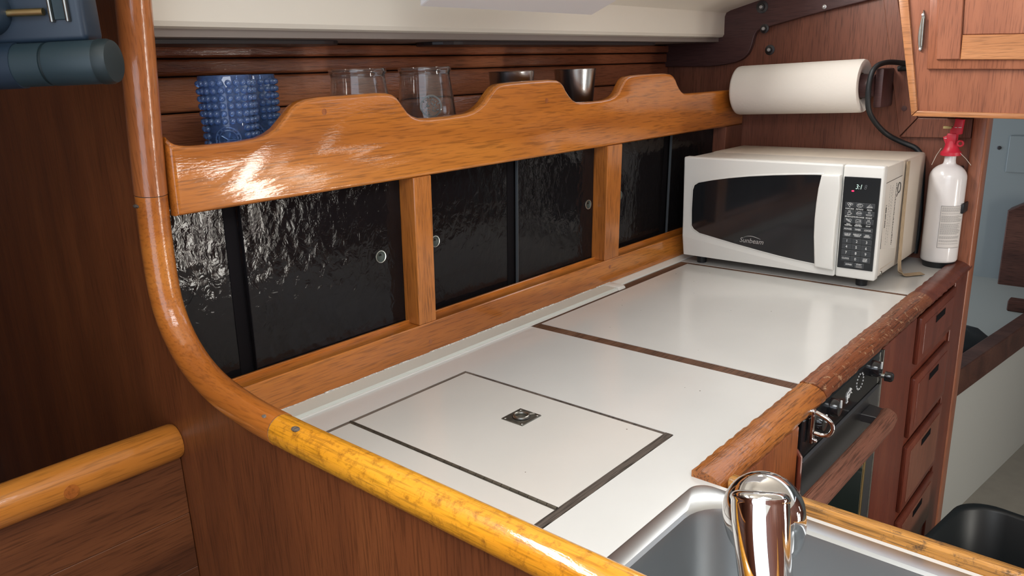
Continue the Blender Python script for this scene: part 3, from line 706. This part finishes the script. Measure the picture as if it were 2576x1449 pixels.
ICONS = {
 'POPCORN': [circ(-.5, .4, .4, .35), circ(.1, .5, .35, .3), circ(.6, .3, .4, .35), circ(-.1, -.1, .35, .4), [(-.2, -.5), (0, -.9), (.15, -.5)]],
 'POTATO': [circ(0, 0, 1, .65, 16), [(-.6, .1), (-.1, -.2), (.3, -.2), (.6, -.5)], circ(-.1, .1, .5, .3, 6, 0, PI)],
 'PIZZA': [[(-1, -.5), (.1, .7), (1, -.3), (-1, -.5)], [(-1, -.6), (1, -.45)], circ(0, .1, .12, .1, 6), circ(.4, -.15, .12, .1, 6), circ(-.3, -.2, .12, .1, 6)],
 'BEVERAGE': [[(-.6, .1), (-.5, -.6), (.4, -.6), (.5, .1), (-.6, .1)], circ(.6, -.2, .25, .22, 8, -PI/2, PI/2), [(-.8, -.75), (.7, -.75)]]+steam,
 'FROZEN\nDINNER': [[(-.8, .2), (-.5, .6), (.5, .6), (.8, .2)], [(-1, .15), (-.7, -.5), (.7, -.5), (1, .15), (-1, .15)], [(-.7, .05), (.7, .05)]],
 'REHEAT': [[(-1, -.1), (-.8, -.5), (.8, -.5), (1, -.1), (-1, -.1)]]+steam,
 'FRESH\nVEGETABLE': [[(-1, .6), (-.2, .1), (.4, -.5), (.9, -.6), (.3, .1), (-.9, .7)], circ(.5, .2, .45, .4), [(-.9, .3), (.1, -.4)]],
 'FROZEN\nVEGETABLE': [[(-.9, -.6), (-.9, .5), (-.4, .7), (.8, .6), (.9, -.6), (-.9, -.6)], [(-.5, -.3), (-.5, .1)], [(-.2, -.3), (-.2, .1)], circ(.4, .1, .3, .25)],
 'SOUP': [[(-.7, .1), (-.6, -.7), (.6, -.7), (.7, .1), (-.7, .1)]]+steam}
names = [['POPCORN', 'POTATO', 'PIZZA'], ['BEVERAGE', 'FROZEN\nDINNER', 'REHEAT'], ['FRESH\nVEGETABLE', 'FROZEN\nVEGETABLE', 'SOUP']]
for r, (fi, ft) in enumerate(((.300, .342), (.386, .427), (.470, .515))):
    for c in range(3):
        bt, y, z = button(cols[c], fi, None, 0, .0190, .0104)
        icon(bt, ICONS[names[r][c]], y, z, .0056)
        yy, zz = pc(cols[c], ft)
        wd = names[r][c]
        if wd == 'FROZEN\nDINNER': wd = 'FROZEN DINNER'
        text(wd, .0042 if '\n' not in wd else .0034, (XP-.0003, yy, zz), FRONT, PRINT, kp, 'lettering', .66 if len(wd) > 10 and '\n' not in wd else .85, .00006)
for fy, row, sz in ((.562, ('POWER', 'TIMER', 'COOK'), .0048), (.624, ('COOK BY\nWEIGHT', 'DEFROST BY\nWEIGHT', 'SPEED\nDEFROST'), .0040), (.692, '123', .0078), (.757, '456', .0078), (.822, '789', .0078), (.887, ('CLOCK', '0', 'STOP\nRESET'), .0047)):
    for c in range(3):
        wd = row[c]
        button(cols[c], fy, wd, .0078 if len(wd) == 1 else sz, .0190, .0090 if fy < .6 else .0108, .9 if len(wd) < 8 else .75)
button(.33, .952, 'EXPRESS', .0042, .0190, .0088)
bt, y, z = button(.62, .955, None, 0, .0190, .0096)
text('START', .0042, (XP-.0005, y, z+.0026), FRONT, PRINT, bt, 'lettering', .85, .00006)
for k in range(2): MB().box(XP-.0005, XP-.0002, y-.006, y+.006, z-.0012-k*.0024, z-.0002-k*.0024).build('print_line', PRINTG, bt)
# sticker on the side
YS = .4574
stk = MB().prism([(1.651, 1.138), (1.768, 1.141), (1.768, .985), (1.662, 1.003)], 'y', YS-.0006, YS+.001).build('service_sticker', MWBODY, mw)
fr = [(1.651, YS-.0008, 1.138), (1.768, YS-.0008, 1.141)]; MB().tube(fr, .0004, 5).build('sticker_edge', PRINTK, stk)
MB().tube([(1.651, YS-.0008, 1.138), (1.662, YS-.0008, 1.003)], .0004, 5).build('sticker_edge', PRINTK, stk)
text('1-888-607-3422', .0085, (1.6745, YS-.0008, 1.0690), SIDE, PRINTK, stk, 'lettering', .88, .0002)
random.seed(3)
for xl, z0, z1, hgt, mt in ((1.690, 1.130, 1.005, .0028, PRINTG), (1.702, 1.125, 1.010, .0020, PRINTG), (1.710, 1.128, 1.040, .0020, PRINTG), (1.731, 1.130, .998, .0070, PRINTK)):
    z = z0; ln = MB()
    while z > z1:
        l = random.uniform(.002, .006) if hgt < .004 else random.uniform(.0015, .0035)
        hh = hgt*random.uniform(.4, 1.0)
        ln.box(xl, xl+hh, YS-.0009, YS-.0005, z-l*.7, z); z -= l+(.0012 if hgt < .004 else .0009)
    ln.build('print_line', mt, stk)
rg = [(1.752+.010*math.cos(a), YS-.0009, 1.118+.0105*math.sin(a)) for a in [2*PI*k/20 for k in range(21)]]
MB().tube(rg, .0010, 6).build('sticker_emblem', PRINTK, stk)
MB().tube([(1.748, YS-.0009, 1.108), (1.738, YS-.0009, 1.101)], .0008, 6).build('sticker_emblem', PRINTK, stk)
MB().lathe([(.0045, 0), (.0040, .0015), (0, .002)], Mx((1.684, .4575, .9475), '-y'), 14).build('side_screw', DULLST, mw, True)
MB().box(1.675, 1.764, .4570, .4585, .9560, .9580).build('body_crease', MWYEL, mw)
for x in (1.67, 1.91):
    for y in (.49, .86): MB().lathe([(.011, 0), (.013, .023), (0, .023)], Mx((x, y, ZC+.0002)), 16).build('foot', BLACKP, mw, True)
MB().box(1.944, 1.955, .475, .56, .955, 1.03, .004, 2).build('rear_spacer', MWYEL, mw, True)
# strap holding the microwave
ws = thing('hold_down_strap', (1.79, .44, ZC), 'tan webbing strap hanging down the side of the microwave', 'strap')
sp_ = [(1.790, .4535, 1.168), (1.789, .4530, 1.08), (1.787, .4515, 1.00), (1.785, .4500, .95), (1.784, .4470, .930), (1.786, .4420, .9225), (1.797, .4320, .9222), (1.812, .4200, .9228), (1.826, .4115, .9222)]
mb = MB(); b = bmesh.new(); prev = None
for i, p in enumerate(smoothline(sp_, 2)):
    t = i/33
    down_part = p[2] > .93
    wv = Vector((.011, 0, 0)) if down_part else Vector((.008, .007, 0))
    ring = [b.verts.new(Vector(p)+wv), b.verts.new(Vector(p)-wv), b.verts.new(Vector(p)-wv+Vector((0, -.0012, .0012))), b.verts.new(Vector(p)+wv+Vector((0, -.0012, .0012)))]
    if prev:
        for j in range(4): b.faces.new((prev[j], prev[(j+1) % 4], ring[(j+1) % 4], ring[j]))
    else: b.faces.new(ring)
    prev = ring
b.faces.new(prev[::-1]); bmesh.ops.recalc_face_normals(b, faces=b.faces[:])
mb.merge(b); mb.build('webbing', TAN, ws, True)

# ================================================================== FIRE EXTINGUISHER
fe = thing('fire_extinguisher', (1.93, .405, .9315), 'white fire extinguisher with red valve head beside the microwave', 'fire extinguisher')
E0 = .9325
R = .0375
pr = [(0, 0), (R-.006, 0), (R-.0015, .002), (R, .006), (R, .188)]+[(R*math.cos(a)*.62+R*.38*math.cos(a), .188+.032*math.sin(a)) for a in [PI/2*k/8 for k in range(1, 7)]]+[(.0125, .220), (.0115, .226), (.0115, .240), (0, .240)]
MB().lathe(pr, Mx((1.93, .405, E0)), 40).build('cylinder', EXTW, fe, True, ang=60)
MB().lathe([(.0165, .236), (.0205, .237), (.0205, .244), (.0165, .248), (.0135, .256), (.0115, .268), (0, .268)], Mx((1.93, .405, E0)), 28).build('valve_collar', EXTR, fe, True)
MB().box(1.919, 1.941, .3955, .4150, E0+.262, E0+.285, .003, 2).build('valve_body', EXTR, fe, True)
MB().prism([(.4085, E0+.280), (.3880, E0+.283), (.3860, E0+.3140), (.4020, E0+.3160), (.4040, E0+.300), (.4105, E0+.292)], 'x', 1.922, 1.938, .0015, 2).build('lever', EXTR, fe, True)
MB().prism([(.4120, E0+.250), (.4235, E0+.276), (.4150, E0+.280), (.4050, E0+.262)], 'x', 1.924, 1.936, .0015, 2).build('grip', EXTR, fe, True)
rg = [(1.918, .3865+.0055*math.cos(a), E0+.264+.0055*math.sin(a)) for a in [2*PI*k/16 for k in range(17)]]
MB().tube(rg, .0022, 8).build('pull_ring', EXTR, fe, True)
MB().box(1.926, 1.932, .4080, .4250, E0+.2940, E0+.2995, .0005, 1).build('safety_tag', TANTAG, fe)
for zz, w0, w1 in ((.2975, .388, .394), (.2975, .3965, .4015), (.274, .4130, .4190)):
    MB().tube([(1.9205, w0, E0+zz), (1.9205, w1, E0+zz)], .0007, 6).build('safety_pin', PRINT, fe)
MB().tube([(1.925, .3860, E0+.243), (1.918, .372, E0+.232), (1.916, .3605, E0+.2185)], .0006, 6).build('cord', CORD, fe)
MB().tube([(1.926, .424, E0+.252), (1.925, .432, E0+.236), (1.922, .4385, E0+.215)], .0006, 6).build('cord', CORD, fe)
def curved(a0, a1, z0, z1, r, n=10):
    mb = MB()
    for k in range(n):
        p = [a0+(a1-a0)*k/n, a0+(a1-a0)*(k+1)/n]
        q = [(1.93+r*math.cos(t), .405+r*math.sin(t)) for t in p]
        mb.quad((q[0][0], q[0][1], z0), (q[1][0], q[1][1], z0), (q[1][0], q[1][1], z1), (q[0][0], q[0][1], z1))
    bmesh.ops.remove_doubles(mb.bm, verts=mb.bm.verts[:], dist=1e-6)
    return mb
A0, A1 = math.radians(183), math.radians(262)
lab = curved(A0, A1, E0+.036, E0+.130, R+.0004).build('label', LABELM, fe, True)
for z in (.036, .1295): curved(A0, A1, E0+z, E0+z+.0006, R+.0007).build('label_border', PRINTK, lab)
curved(A0, A0+.012, E0+.036, E0+.130, R+.0007, 1).build('label_border', PRINTK, lab)
random.seed(11)
lines = MB(); z = E0+.126
while z > E0+.044:
    if random.random() < .14: z -= .003
    e = A1-random.uniform(.02, .35)
    for k in range(10):
        p0 = A0+.06+(e-A0-.06)*k/10; p1 = A0+.06+(e-A0-.06)*(k+.86)/10; r = R+.0007
        lines.quad((1.93+r*math.cos(p0), .405+r*math.sin(p0), z), (1.93+r*math.cos(p1), .405+r*math.sin(p1), z), (1.93+r*math.cos(p1), .405+r*math.sin(p1), z+.0009), (1.93+r*math.cos(p0), .405+r*math.sin(p0), z+.0009))
    z -= .0021
lines.build('label_print', PRINTG, lab)
MB().box(1.915, 1.977, .3640, .3690, E0+.112, E0+.134, .002, 2).build('bracket_clip', BLACKP, fe, True)
MB().box(1.955, 1.9795, .385, .425, E0+.02, E0+.21, .002, 1).build('wall_bracket', BLACKP, fe)
MB().lathe([(.031, -.0125), (.033, -.004), (.034, .001), (0, .001)], Mx((1.93, .405, E0)), 28).build('base_cup', BLACKP, fe, True)

# ================================================================== PAPER TOWELS
ptt = thing('paper_towel_roll', (1.905, .745, 1.315), 'white roll of paper towels on the bulkhead above the microwave', 'paper towels')
pa = Vector((0, -.316, .008)).normalized()
pm = Matrix.Translation((1.905, .895, 1.3125)) @ pa.to_track_quat('Z', 'Y').to_matrix().to_4x4()
MB().lathe([(.030, .0), (.054, .0), (.0585, .003), (.0595, .008), (.0595, .298), (.0580, .304), (.052, .3065), (.042, .304), (.033, .298), (.030, .296)], pm, 48, True).build('towel_roll', PAPER, ptt, True, ang=50)
MB().lathe([(.0285, .001), (.0298, .001), (.0298, .2975), (.0285, .2975)], pm, 24, True).build('cardboard_core', CARDB, ptt, True)
ph = thing('paper_towel_holder', (1.96, .57, 1.315), 'dark wooden paper towel holder on the bulkhead', 'holder')
MB().box(1.895, 1.9795, .549, .567, 1.272, 1.358, .004, 2).build('end_bracket', KNEE, ph, True)
MB().lathe([(.017, -.0035), (.027, -.0030), (.027, .300), (.025, .318), (.025, .328), (0, .328)], pm, 24).build('dowel', KNEE, ph, True)
MB().box(1.890, 1.9795, .8985, .9085, 1.272, 1.350, .003, 2).build('end_bracket', KNEE, ph, True)
# black cable
cb = thing('power_cable', (1.95, .5, .95), 'thick black cable curving down behind the microwave', 'cable')
cp = [(1.963, .500, 1.362), (1.955, .530, 1.368), (1.915, .552, 1.372), (1.878, .566, 1.362), (1.871, .571, 1.335), (1.871, .572, 1.300), (1.880, .571, 1.266), (1.915, .562, 1.235), (1.950, .545, 1.207), (1.966, .510, 1.188), (1.966, .481, 1.178), (1.966, .466, 1.150), (1.966, .464, 1.08), (1.966, .460, 1.00), (1.962, .462, .935)]
MB().tube(smoothline(cp, 3), .0058, 12).build('cable_sheath', CABLE, cb, True)
MB().tube([(1.9655, .540, 1.355), (1.9650, .505, 1.362), (1.9650, .470, 1.364)], [.006, .011, .012], 12).build('cable_plug', CABLE, cb, True)

# ================================================================== UPPER LOCKER
ul = thing('upper_locker', (1.85, .36, 1.27), 'mahogany overhead locker with a framed door, top right corner', 'cabinet')
XL = 1.75
MB().prism([(.498, 1.56), (.4445, 1.2655), (.02, 1.2575), (.02, 1.56)], 'x', XL+.003, XB-.001).build('carcass', LOCK, ul)
MB().prism([(.506, 1.56), (.4465, 1.2655), (.436, 1.2760), (.486, 1.56)], 'x', XL-.003, XL+.012, .002, 2).build('side_moulding', LOCKY, ul, True)
MB().prism([(.4455, 1.2645), (.02, 1.2565), (.02, 1.2665), (.4365, 1.2750)], 'x', XL-.003, XL+.012, .002, 2).build('bottom_moulding', LOCKY, ul, True)
dr = MB().prism([(.4385, 1.56), (.4265, 1.3560), (.02, 1.3440), (.02, 1.56)], 'x', XL-.006, XL+.004, .003, 2).build('door', LOCK, ul, True)
MB().prism([(.4255, 1.56), (.4100, 1.3735), (.3680, 1.3725), (.3780, 1.56)], 'x', XL-.012, XL-.004, .0015, 1).build('door_stile', LOCK, dr, True)
MB().prism([(.3675, 1.3722), (.3685, 1.4170), (.02, 1.4050), (.02, 1.3600)], 'x', XL-.012, XL-.004, .0015, 1).build('door_rail', LOCKY, dr, True)
MB().prism([(.3770, 1.56), (.3690, 1.4180), (.02, 1.4060), (.02, 1.56)], 'x', XL-.0085, XL-.005, .001, 1).build('door_field', LOCK, dr)
hg = MB().prism(smoothline([(.4445, 1.468), (.4465, 1.455), (.4500, 1.425), (.4470, 1.398), (.4425, 1.388), (.4385, 1.398), (.4385, 1.425), (.4395, 1.455), (.4445, 1.468)], 1)[:-1], 'x', XL-.002, XL+.004, .0006, 1).build('hinge', DULLST, ul, True)
MB().tube([(XL-.0035, .4408, 1.400), (XL-.0035, .4418, 1.452)], .0028, 10).build('hinge_pin', DULLST, hg, True)
for z in (1.459, 1.3945): MB().lathe([(.0030, 0), (.0024, .0012), (0, .0016)], Mx((XL-.002, .4443 if z > 1.43 else .4430, z), '-x'), 12).build('screw', SILV, hg, True)

# ================================================================== THINGS ON THE MUG SHELF
ZS = 1.2582
def tumbler(name, x, y, label):
    t = thing(name, (x, y, ZS), label, 'glass', 'blue hobnail tumblers on the shelf')
    H = .128; r0, r1 = .0315, .0350
    M_ = Mx((x, y, ZS))
    MB().lathe([(0, 0), (r0-.002, 0), (r0, .002), (r1, H-.002), (r1-.001, H), (r1-.003, H-.001), (r0-.003, .008), (0, .006)], M_, 40).build('glass_body', BLUEGL, t, True, ang=60)
    be = MB()
    rows = 11
    for k in range(rows):
        z = .022+k*.0096
        if k < 3: pass
        rr = r0+(r1-r0)*z/H
        n = 22
        for j in range(n):
            a = 2*PI*j/n
            if k < 5 and math.cos(a-math.radians(232)) > .80: continue
            be.ball((x+rr*math.cos(a), y+rr*math.sin(a), ZS+z), .0043, 2)
    bo = be.build('hobnail_beads', BEADM, t, True, ang=180); bo['kind'] = 'stuff'
    em = MB(); a = math.radians(232); rr = r0+.0022
    n_ = Vector((math.cos(a), math.sin(a), 0)); s = Vector((-math.sin(a), math.cos(a), 0)); c = Vector((x, y, ZS+.046))+n_*rr
    for R_ in (.0165, .0125): em.tube([c+s*math.cos(q)*R_*.96+Vector((0, 0, math.sin(q)*R_))-n_*(.0015*abs(math.cos(q))) for q in [2*PI*k/24 for k in range(25)]], .0009, 6)
    for q in range(12): em.ball(c+s*math.cos(q*PI/6)*.0145+Vector((0, 0, math.sin(q*PI/6)*.0145)), .0011, 1)
    for q in range(5): em.tube([c, c+s*math.cos(q*1.256)*.010+Vector((0, 0, math.sin(q*1.256)*.010))], .0008, 5)
    em.build('embossed_medallion', BEADM, t, True)
    return t
tumbler('blue_tumbler', .556, .985, 'cobalt blue hobnail glass tumbler, the nearer one standing at the far left of the shelf')
tumbler('blue_tumbler', .622, 1.035, 'cobalt blue hobnail glass tumbler tucked behind the nearer blue one')
def jar(x, y, label, emblem):
    t = thing('glass_jar', (x, y, ZS), label, 'jar', 'grey glass jars on the shelf')
    H = .132
    pr = [(0, 0), (.036, 0), (.042, .004), (.0490, .020), (.0505, .036), (.0490, .056), (.0455, .090), (.0420, .118), (.0418, .122), (.0440, .126), (.0445, .130), (.0430, .132), (.0395, .1315), (.0395, .118), (.0430, .088), (.0465, .056), (.0480, .036), (.0465, .020), (.040, .007), (0, .005)]
    g = MB().lathe(pr, Mx((x, y, ZS)), 44).build('jar_body', SMOKEGL, t, True, ang=60)
    if emblem:
        em = MB(); a = math.radians(236); n_ = Vector((math.cos(a), math.sin(a), 0)); s = Vector((-math.sin(a), math.cos(a), 0)); c = Vector((x, y, ZS+.070))+n_*.0475
        def at(q, R_): return c+s*math.cos(q)*R_+Vector((0, 0, math.sin(q)*R_))-n_*(.0028*abs(math.cos(q))*R_/.016)
        for R_ in (.0175, .0160): em.tube([at(2*PI*k/28, R_) for k in range(29)], .0007, 6)
        random.seed(4)
        for k in range(46):
            q = random.uniform(0, 2*PI); R_ = .0145*math.sqrt(random.random()); em.ball(at(q, R_), random.uniform(.0009, .0019), 1)
        em.build('embossed_medallion', EMBOSS, t, True)
    return t
jar(.784, .995, 'smoky glass jar behind the first hump of the shelf board', False)
jar(.920, .990, 'smoky glass jar with a round embossed medallion in the second dip of the shelf board', True)
def cup(x, y, label):
    t = thing('steel_cup', (x, y, ZS), label, 'cup', 'steel cups on the shelf')
    MB().lathe([(0, 0), (.030, 0), (.0320, .002), (.0430, .1185), (.0436, .1200), (.0428, .1205), (.0418, .1190), (.0308, .004), (0, .004)], Mx((x, y, ZS)), 44).build('cup_wall', STEEL, t, True, ang=60)
cup(1.140, .990, 'polished steel cup half hidden by the middle hump of the shelf board')
cup(1.340, .990, 'polished steel cup standing in the third dip of the shelf board')

# ================================================================== FITTING ON THE LEFT BULKHEAD
lf = thing('barrel_fitting', (.30, .845, 1.38), 'dark teal barrel fitting with steel band hanging in the upper left corner', 'fitting')
E_ = Vector((.3380, .8020, 1.4010)); U_ = Vector((.6547, -.7553, .012)).normalized(); V_ = Vector((.7553, .6547, 0)); W_ = U_.cross(V_).normalized()
if W_.z < 0: W_ = -W_
PX = .75/1954
FM = Matrix.Identity(4)
for i in range(3): FM[i][0] = U_[i]; FM[i][1] = V_[i]; FM[i][2] = W_[i]
FM.translation = E_
LM = FM @ Matrix.Rotation(PI/2, 4, 'Y')                 # lathe axis along the barrel
def ub(px): return (px-285)*PX
def vz(py): return (155-py)*PX
def fbox(px0, px1, py0, py1, v0, v1, bev=.001, seg=2):
    mb = MB().box(ub(px0), ub(px1), v0, v1, vz(py1), vz(py0), bev, seg)
    for v in mb.bm.verts: v.co = FM @ v.co
    return mb
MB().lathe([(0, ub(257)), (.0212, ub(257)), (.0212, ub(278)), (.0195, ub(289)), (.012, ub(292)), (0, ub(292))], LM, 36).build('end_cap', TEALD, lf, True)
MB().lathe([(0, ub(133)), (.0203, ub(133)), (.0206, ub(138)), (.0206, ub(250)), (.0200, ub(257)), (0, ub(257))], LM, 36).build('barrel', TEAL, lf, True)
MB().lathe([(0, ub(125)), (.0188, ub(125)), (.0188, ub(133)), (0, ub(133))], LM, 36).build('groove', TEALD, lf, True)
MB().lathe([(0, ub(55)), (.0203, ub(55)), (.0203, ub(125)), (0, ub(125))], LM, 36).build('barrel', TEAL, lf, True)
MB().lathe([(0, ub(-160)), (.0215, ub(-160)), (.0215, ub(55)), (0, ub(55))], LM, 36).build('rear_barrel', BLUEH, lf, True)
fbox(-160, 236, -225, 104, -.004, .030, .006, 3).build('housing', BLUEH, lf, True)
MB().lathe([(0, -.024), (.020, -.024), (.0225, -.020), (.0225, -.002), (0, -.002)], FM @ Matrix.Translation((ub(5), 0, vz(25))) @ Matrix.Rotation(PI/2, 4, 'X') @ Matrix.Scale(-1, 4, (0, 0, 1)) @ Matrix.Translation((0, 0, 0)), 32).build('round_cover', BLUEH, lf, True)
for a, b_ in ((160, 168), (199, 207)): fbox(a, b_, -120, 58, -.010, -.003, .001, 2).build('steel_band', DULLST, lf, True)
fbox(168, 199, -120, 52, -.0065, -.003, .0005, 1).build('band_plate', TEAL, lf)
mb = MB().tube([(ub(48), -.010, vz(32)), (ub(150), -.010, vz(33))], .0035, 12)
for v in mb.bm.verts: v.co = FM @ v.co
mb.build('brass_rod', BRASS, lf, True)

# ================================================================== BIN IN THE AISLE
bn = thing('waste_bin', (1.62, .10, .002), 'black plastic waste bin standing in the aisle by the drawers', 'bin')
Rb = Matrix.Translation((1.625, .105, 0)) @ Matrix.Rotation(math.radians(-8), 4, 'Z')
loops = [(.180, .168, .002), (.192, .178, .02), (.212, .196, .385), (.220, .204, .388), (.2225, .2065, .395), (.220, .204, .402), (.212, .196, .402), (.206, .190, .396), (.188, .174, .02), (0.17, .16, .012)]
b = bmesh.new(); rings = []
for hx, hy, z in loops: rings.append([b.verts.new(Rb @ Vector((x, y, z))) for x, y in rrect(-hx, hx, -hy, hy, .075, 8)])
for r0, r1 in zip(rings, rings[1:]):
    for j in range(len(r0)): b.faces.new((r0[j], r0[(j+1) % len(r0)], r1[(j+1) % len(r0)], r1[j]))
b.faces.new(rings[0]); b.faces.new(rings[-1][::-1]); bmesh.ops.recalc_face_normals(b, faces=b.faces[:])
mb = MB(); mb.merge(b); mb.build('bin_body', BINM, bn, True, ang=60)

# ================================================================== CABIN BEYOND THE BULKHEAD
fb = thing('bunk', (2.5, .4, .15), 'dim bunk with dark wood fiddle seen through the doorway', 'bunk')
yl = lambda x: .385-.135*(x-2.02)
MB().prism([(2.02, yl(2.02)), (3.3, yl(3.3)), (3.3, yl(3.3)+.03), (2.02, yl(2.02)+.03)], 'z', .15, .55).build('bunk_front', FBUNK, fb)
MB().prism([(2.02, yl(2.02)-.012), (3.3, yl(3.3)-.012), (3.3, yl(3.3)+.03), (2.02, yl(2.02)+.03)], 'z', .545, .618, .003, 2).build('fiddle_rail', FWOOD, fb)
MB().prism([(2.02, yl(2.02)+.03), (3.3, yl(3.3)+.03), (3.3, 1.2), (2.02, 1.2)], 'z', .53, .575).build('bunk_top', MATTR, fb)
struct('wall_forward', None, MB().box(3.28, 3.32, -1.2, 1.3, 0, 1.7), GREYW, 'dim grey painted wall of the cabin beyond')
pw = bpy.data.objects['wall_forward']
MB().prism([(.47, .56), (.47, .845), (.42, .875), (.30, .865), (-.2, .80), (-.2, .56)], 'x', 3.20, 3.28, .004, 1).build('wooden_panel', FWOOD, pw)
MB().box(3.272, 3.28, -.05, .505, .97, 1.10, .002, 1).build('raised_panel', GREYW, pw)
MB().lathe([(.007, 0), (.006, .004), (0, .005)], Mx((3.28, .535, 1.055), '-x'), 12).build('screw', BOLT, pw, True)
struct('ceiling_forward', None, MB().box(XB+.021, 3.32, -1.2, 1.22, 1.62, 1.66), GREYW)
struct('floor_forward', None, MB().box(2.02, 3.3, -1.2, .4, .11, .15), FLOOR)
wbk = MB().box(2.86, 2.905, .335, .385, .5755, .612, .003, 1).build('wood_block', FWOOD)
tag(wbk, 'small dark wooden block lying on the far bunk', 'block')
cl = MB()
b = bmesh.new(); bmesh.ops.create_icosphere(b, subdivisions=3, radius=1)
for v in b.verts:
    v.co = Vector((2.42+v.co.x*.14, .46+v.co.y*.12, .576+max(0, v.co.z)*(.05+.012*math.sin(v.co.x*9)*math.cos(v.co.y*7))))
cl.merge(b); tag(cl.build('dark_bag', BLACKP, None, True), 'dark crumpled bag on the bunk beyond the doorway', 'bag')
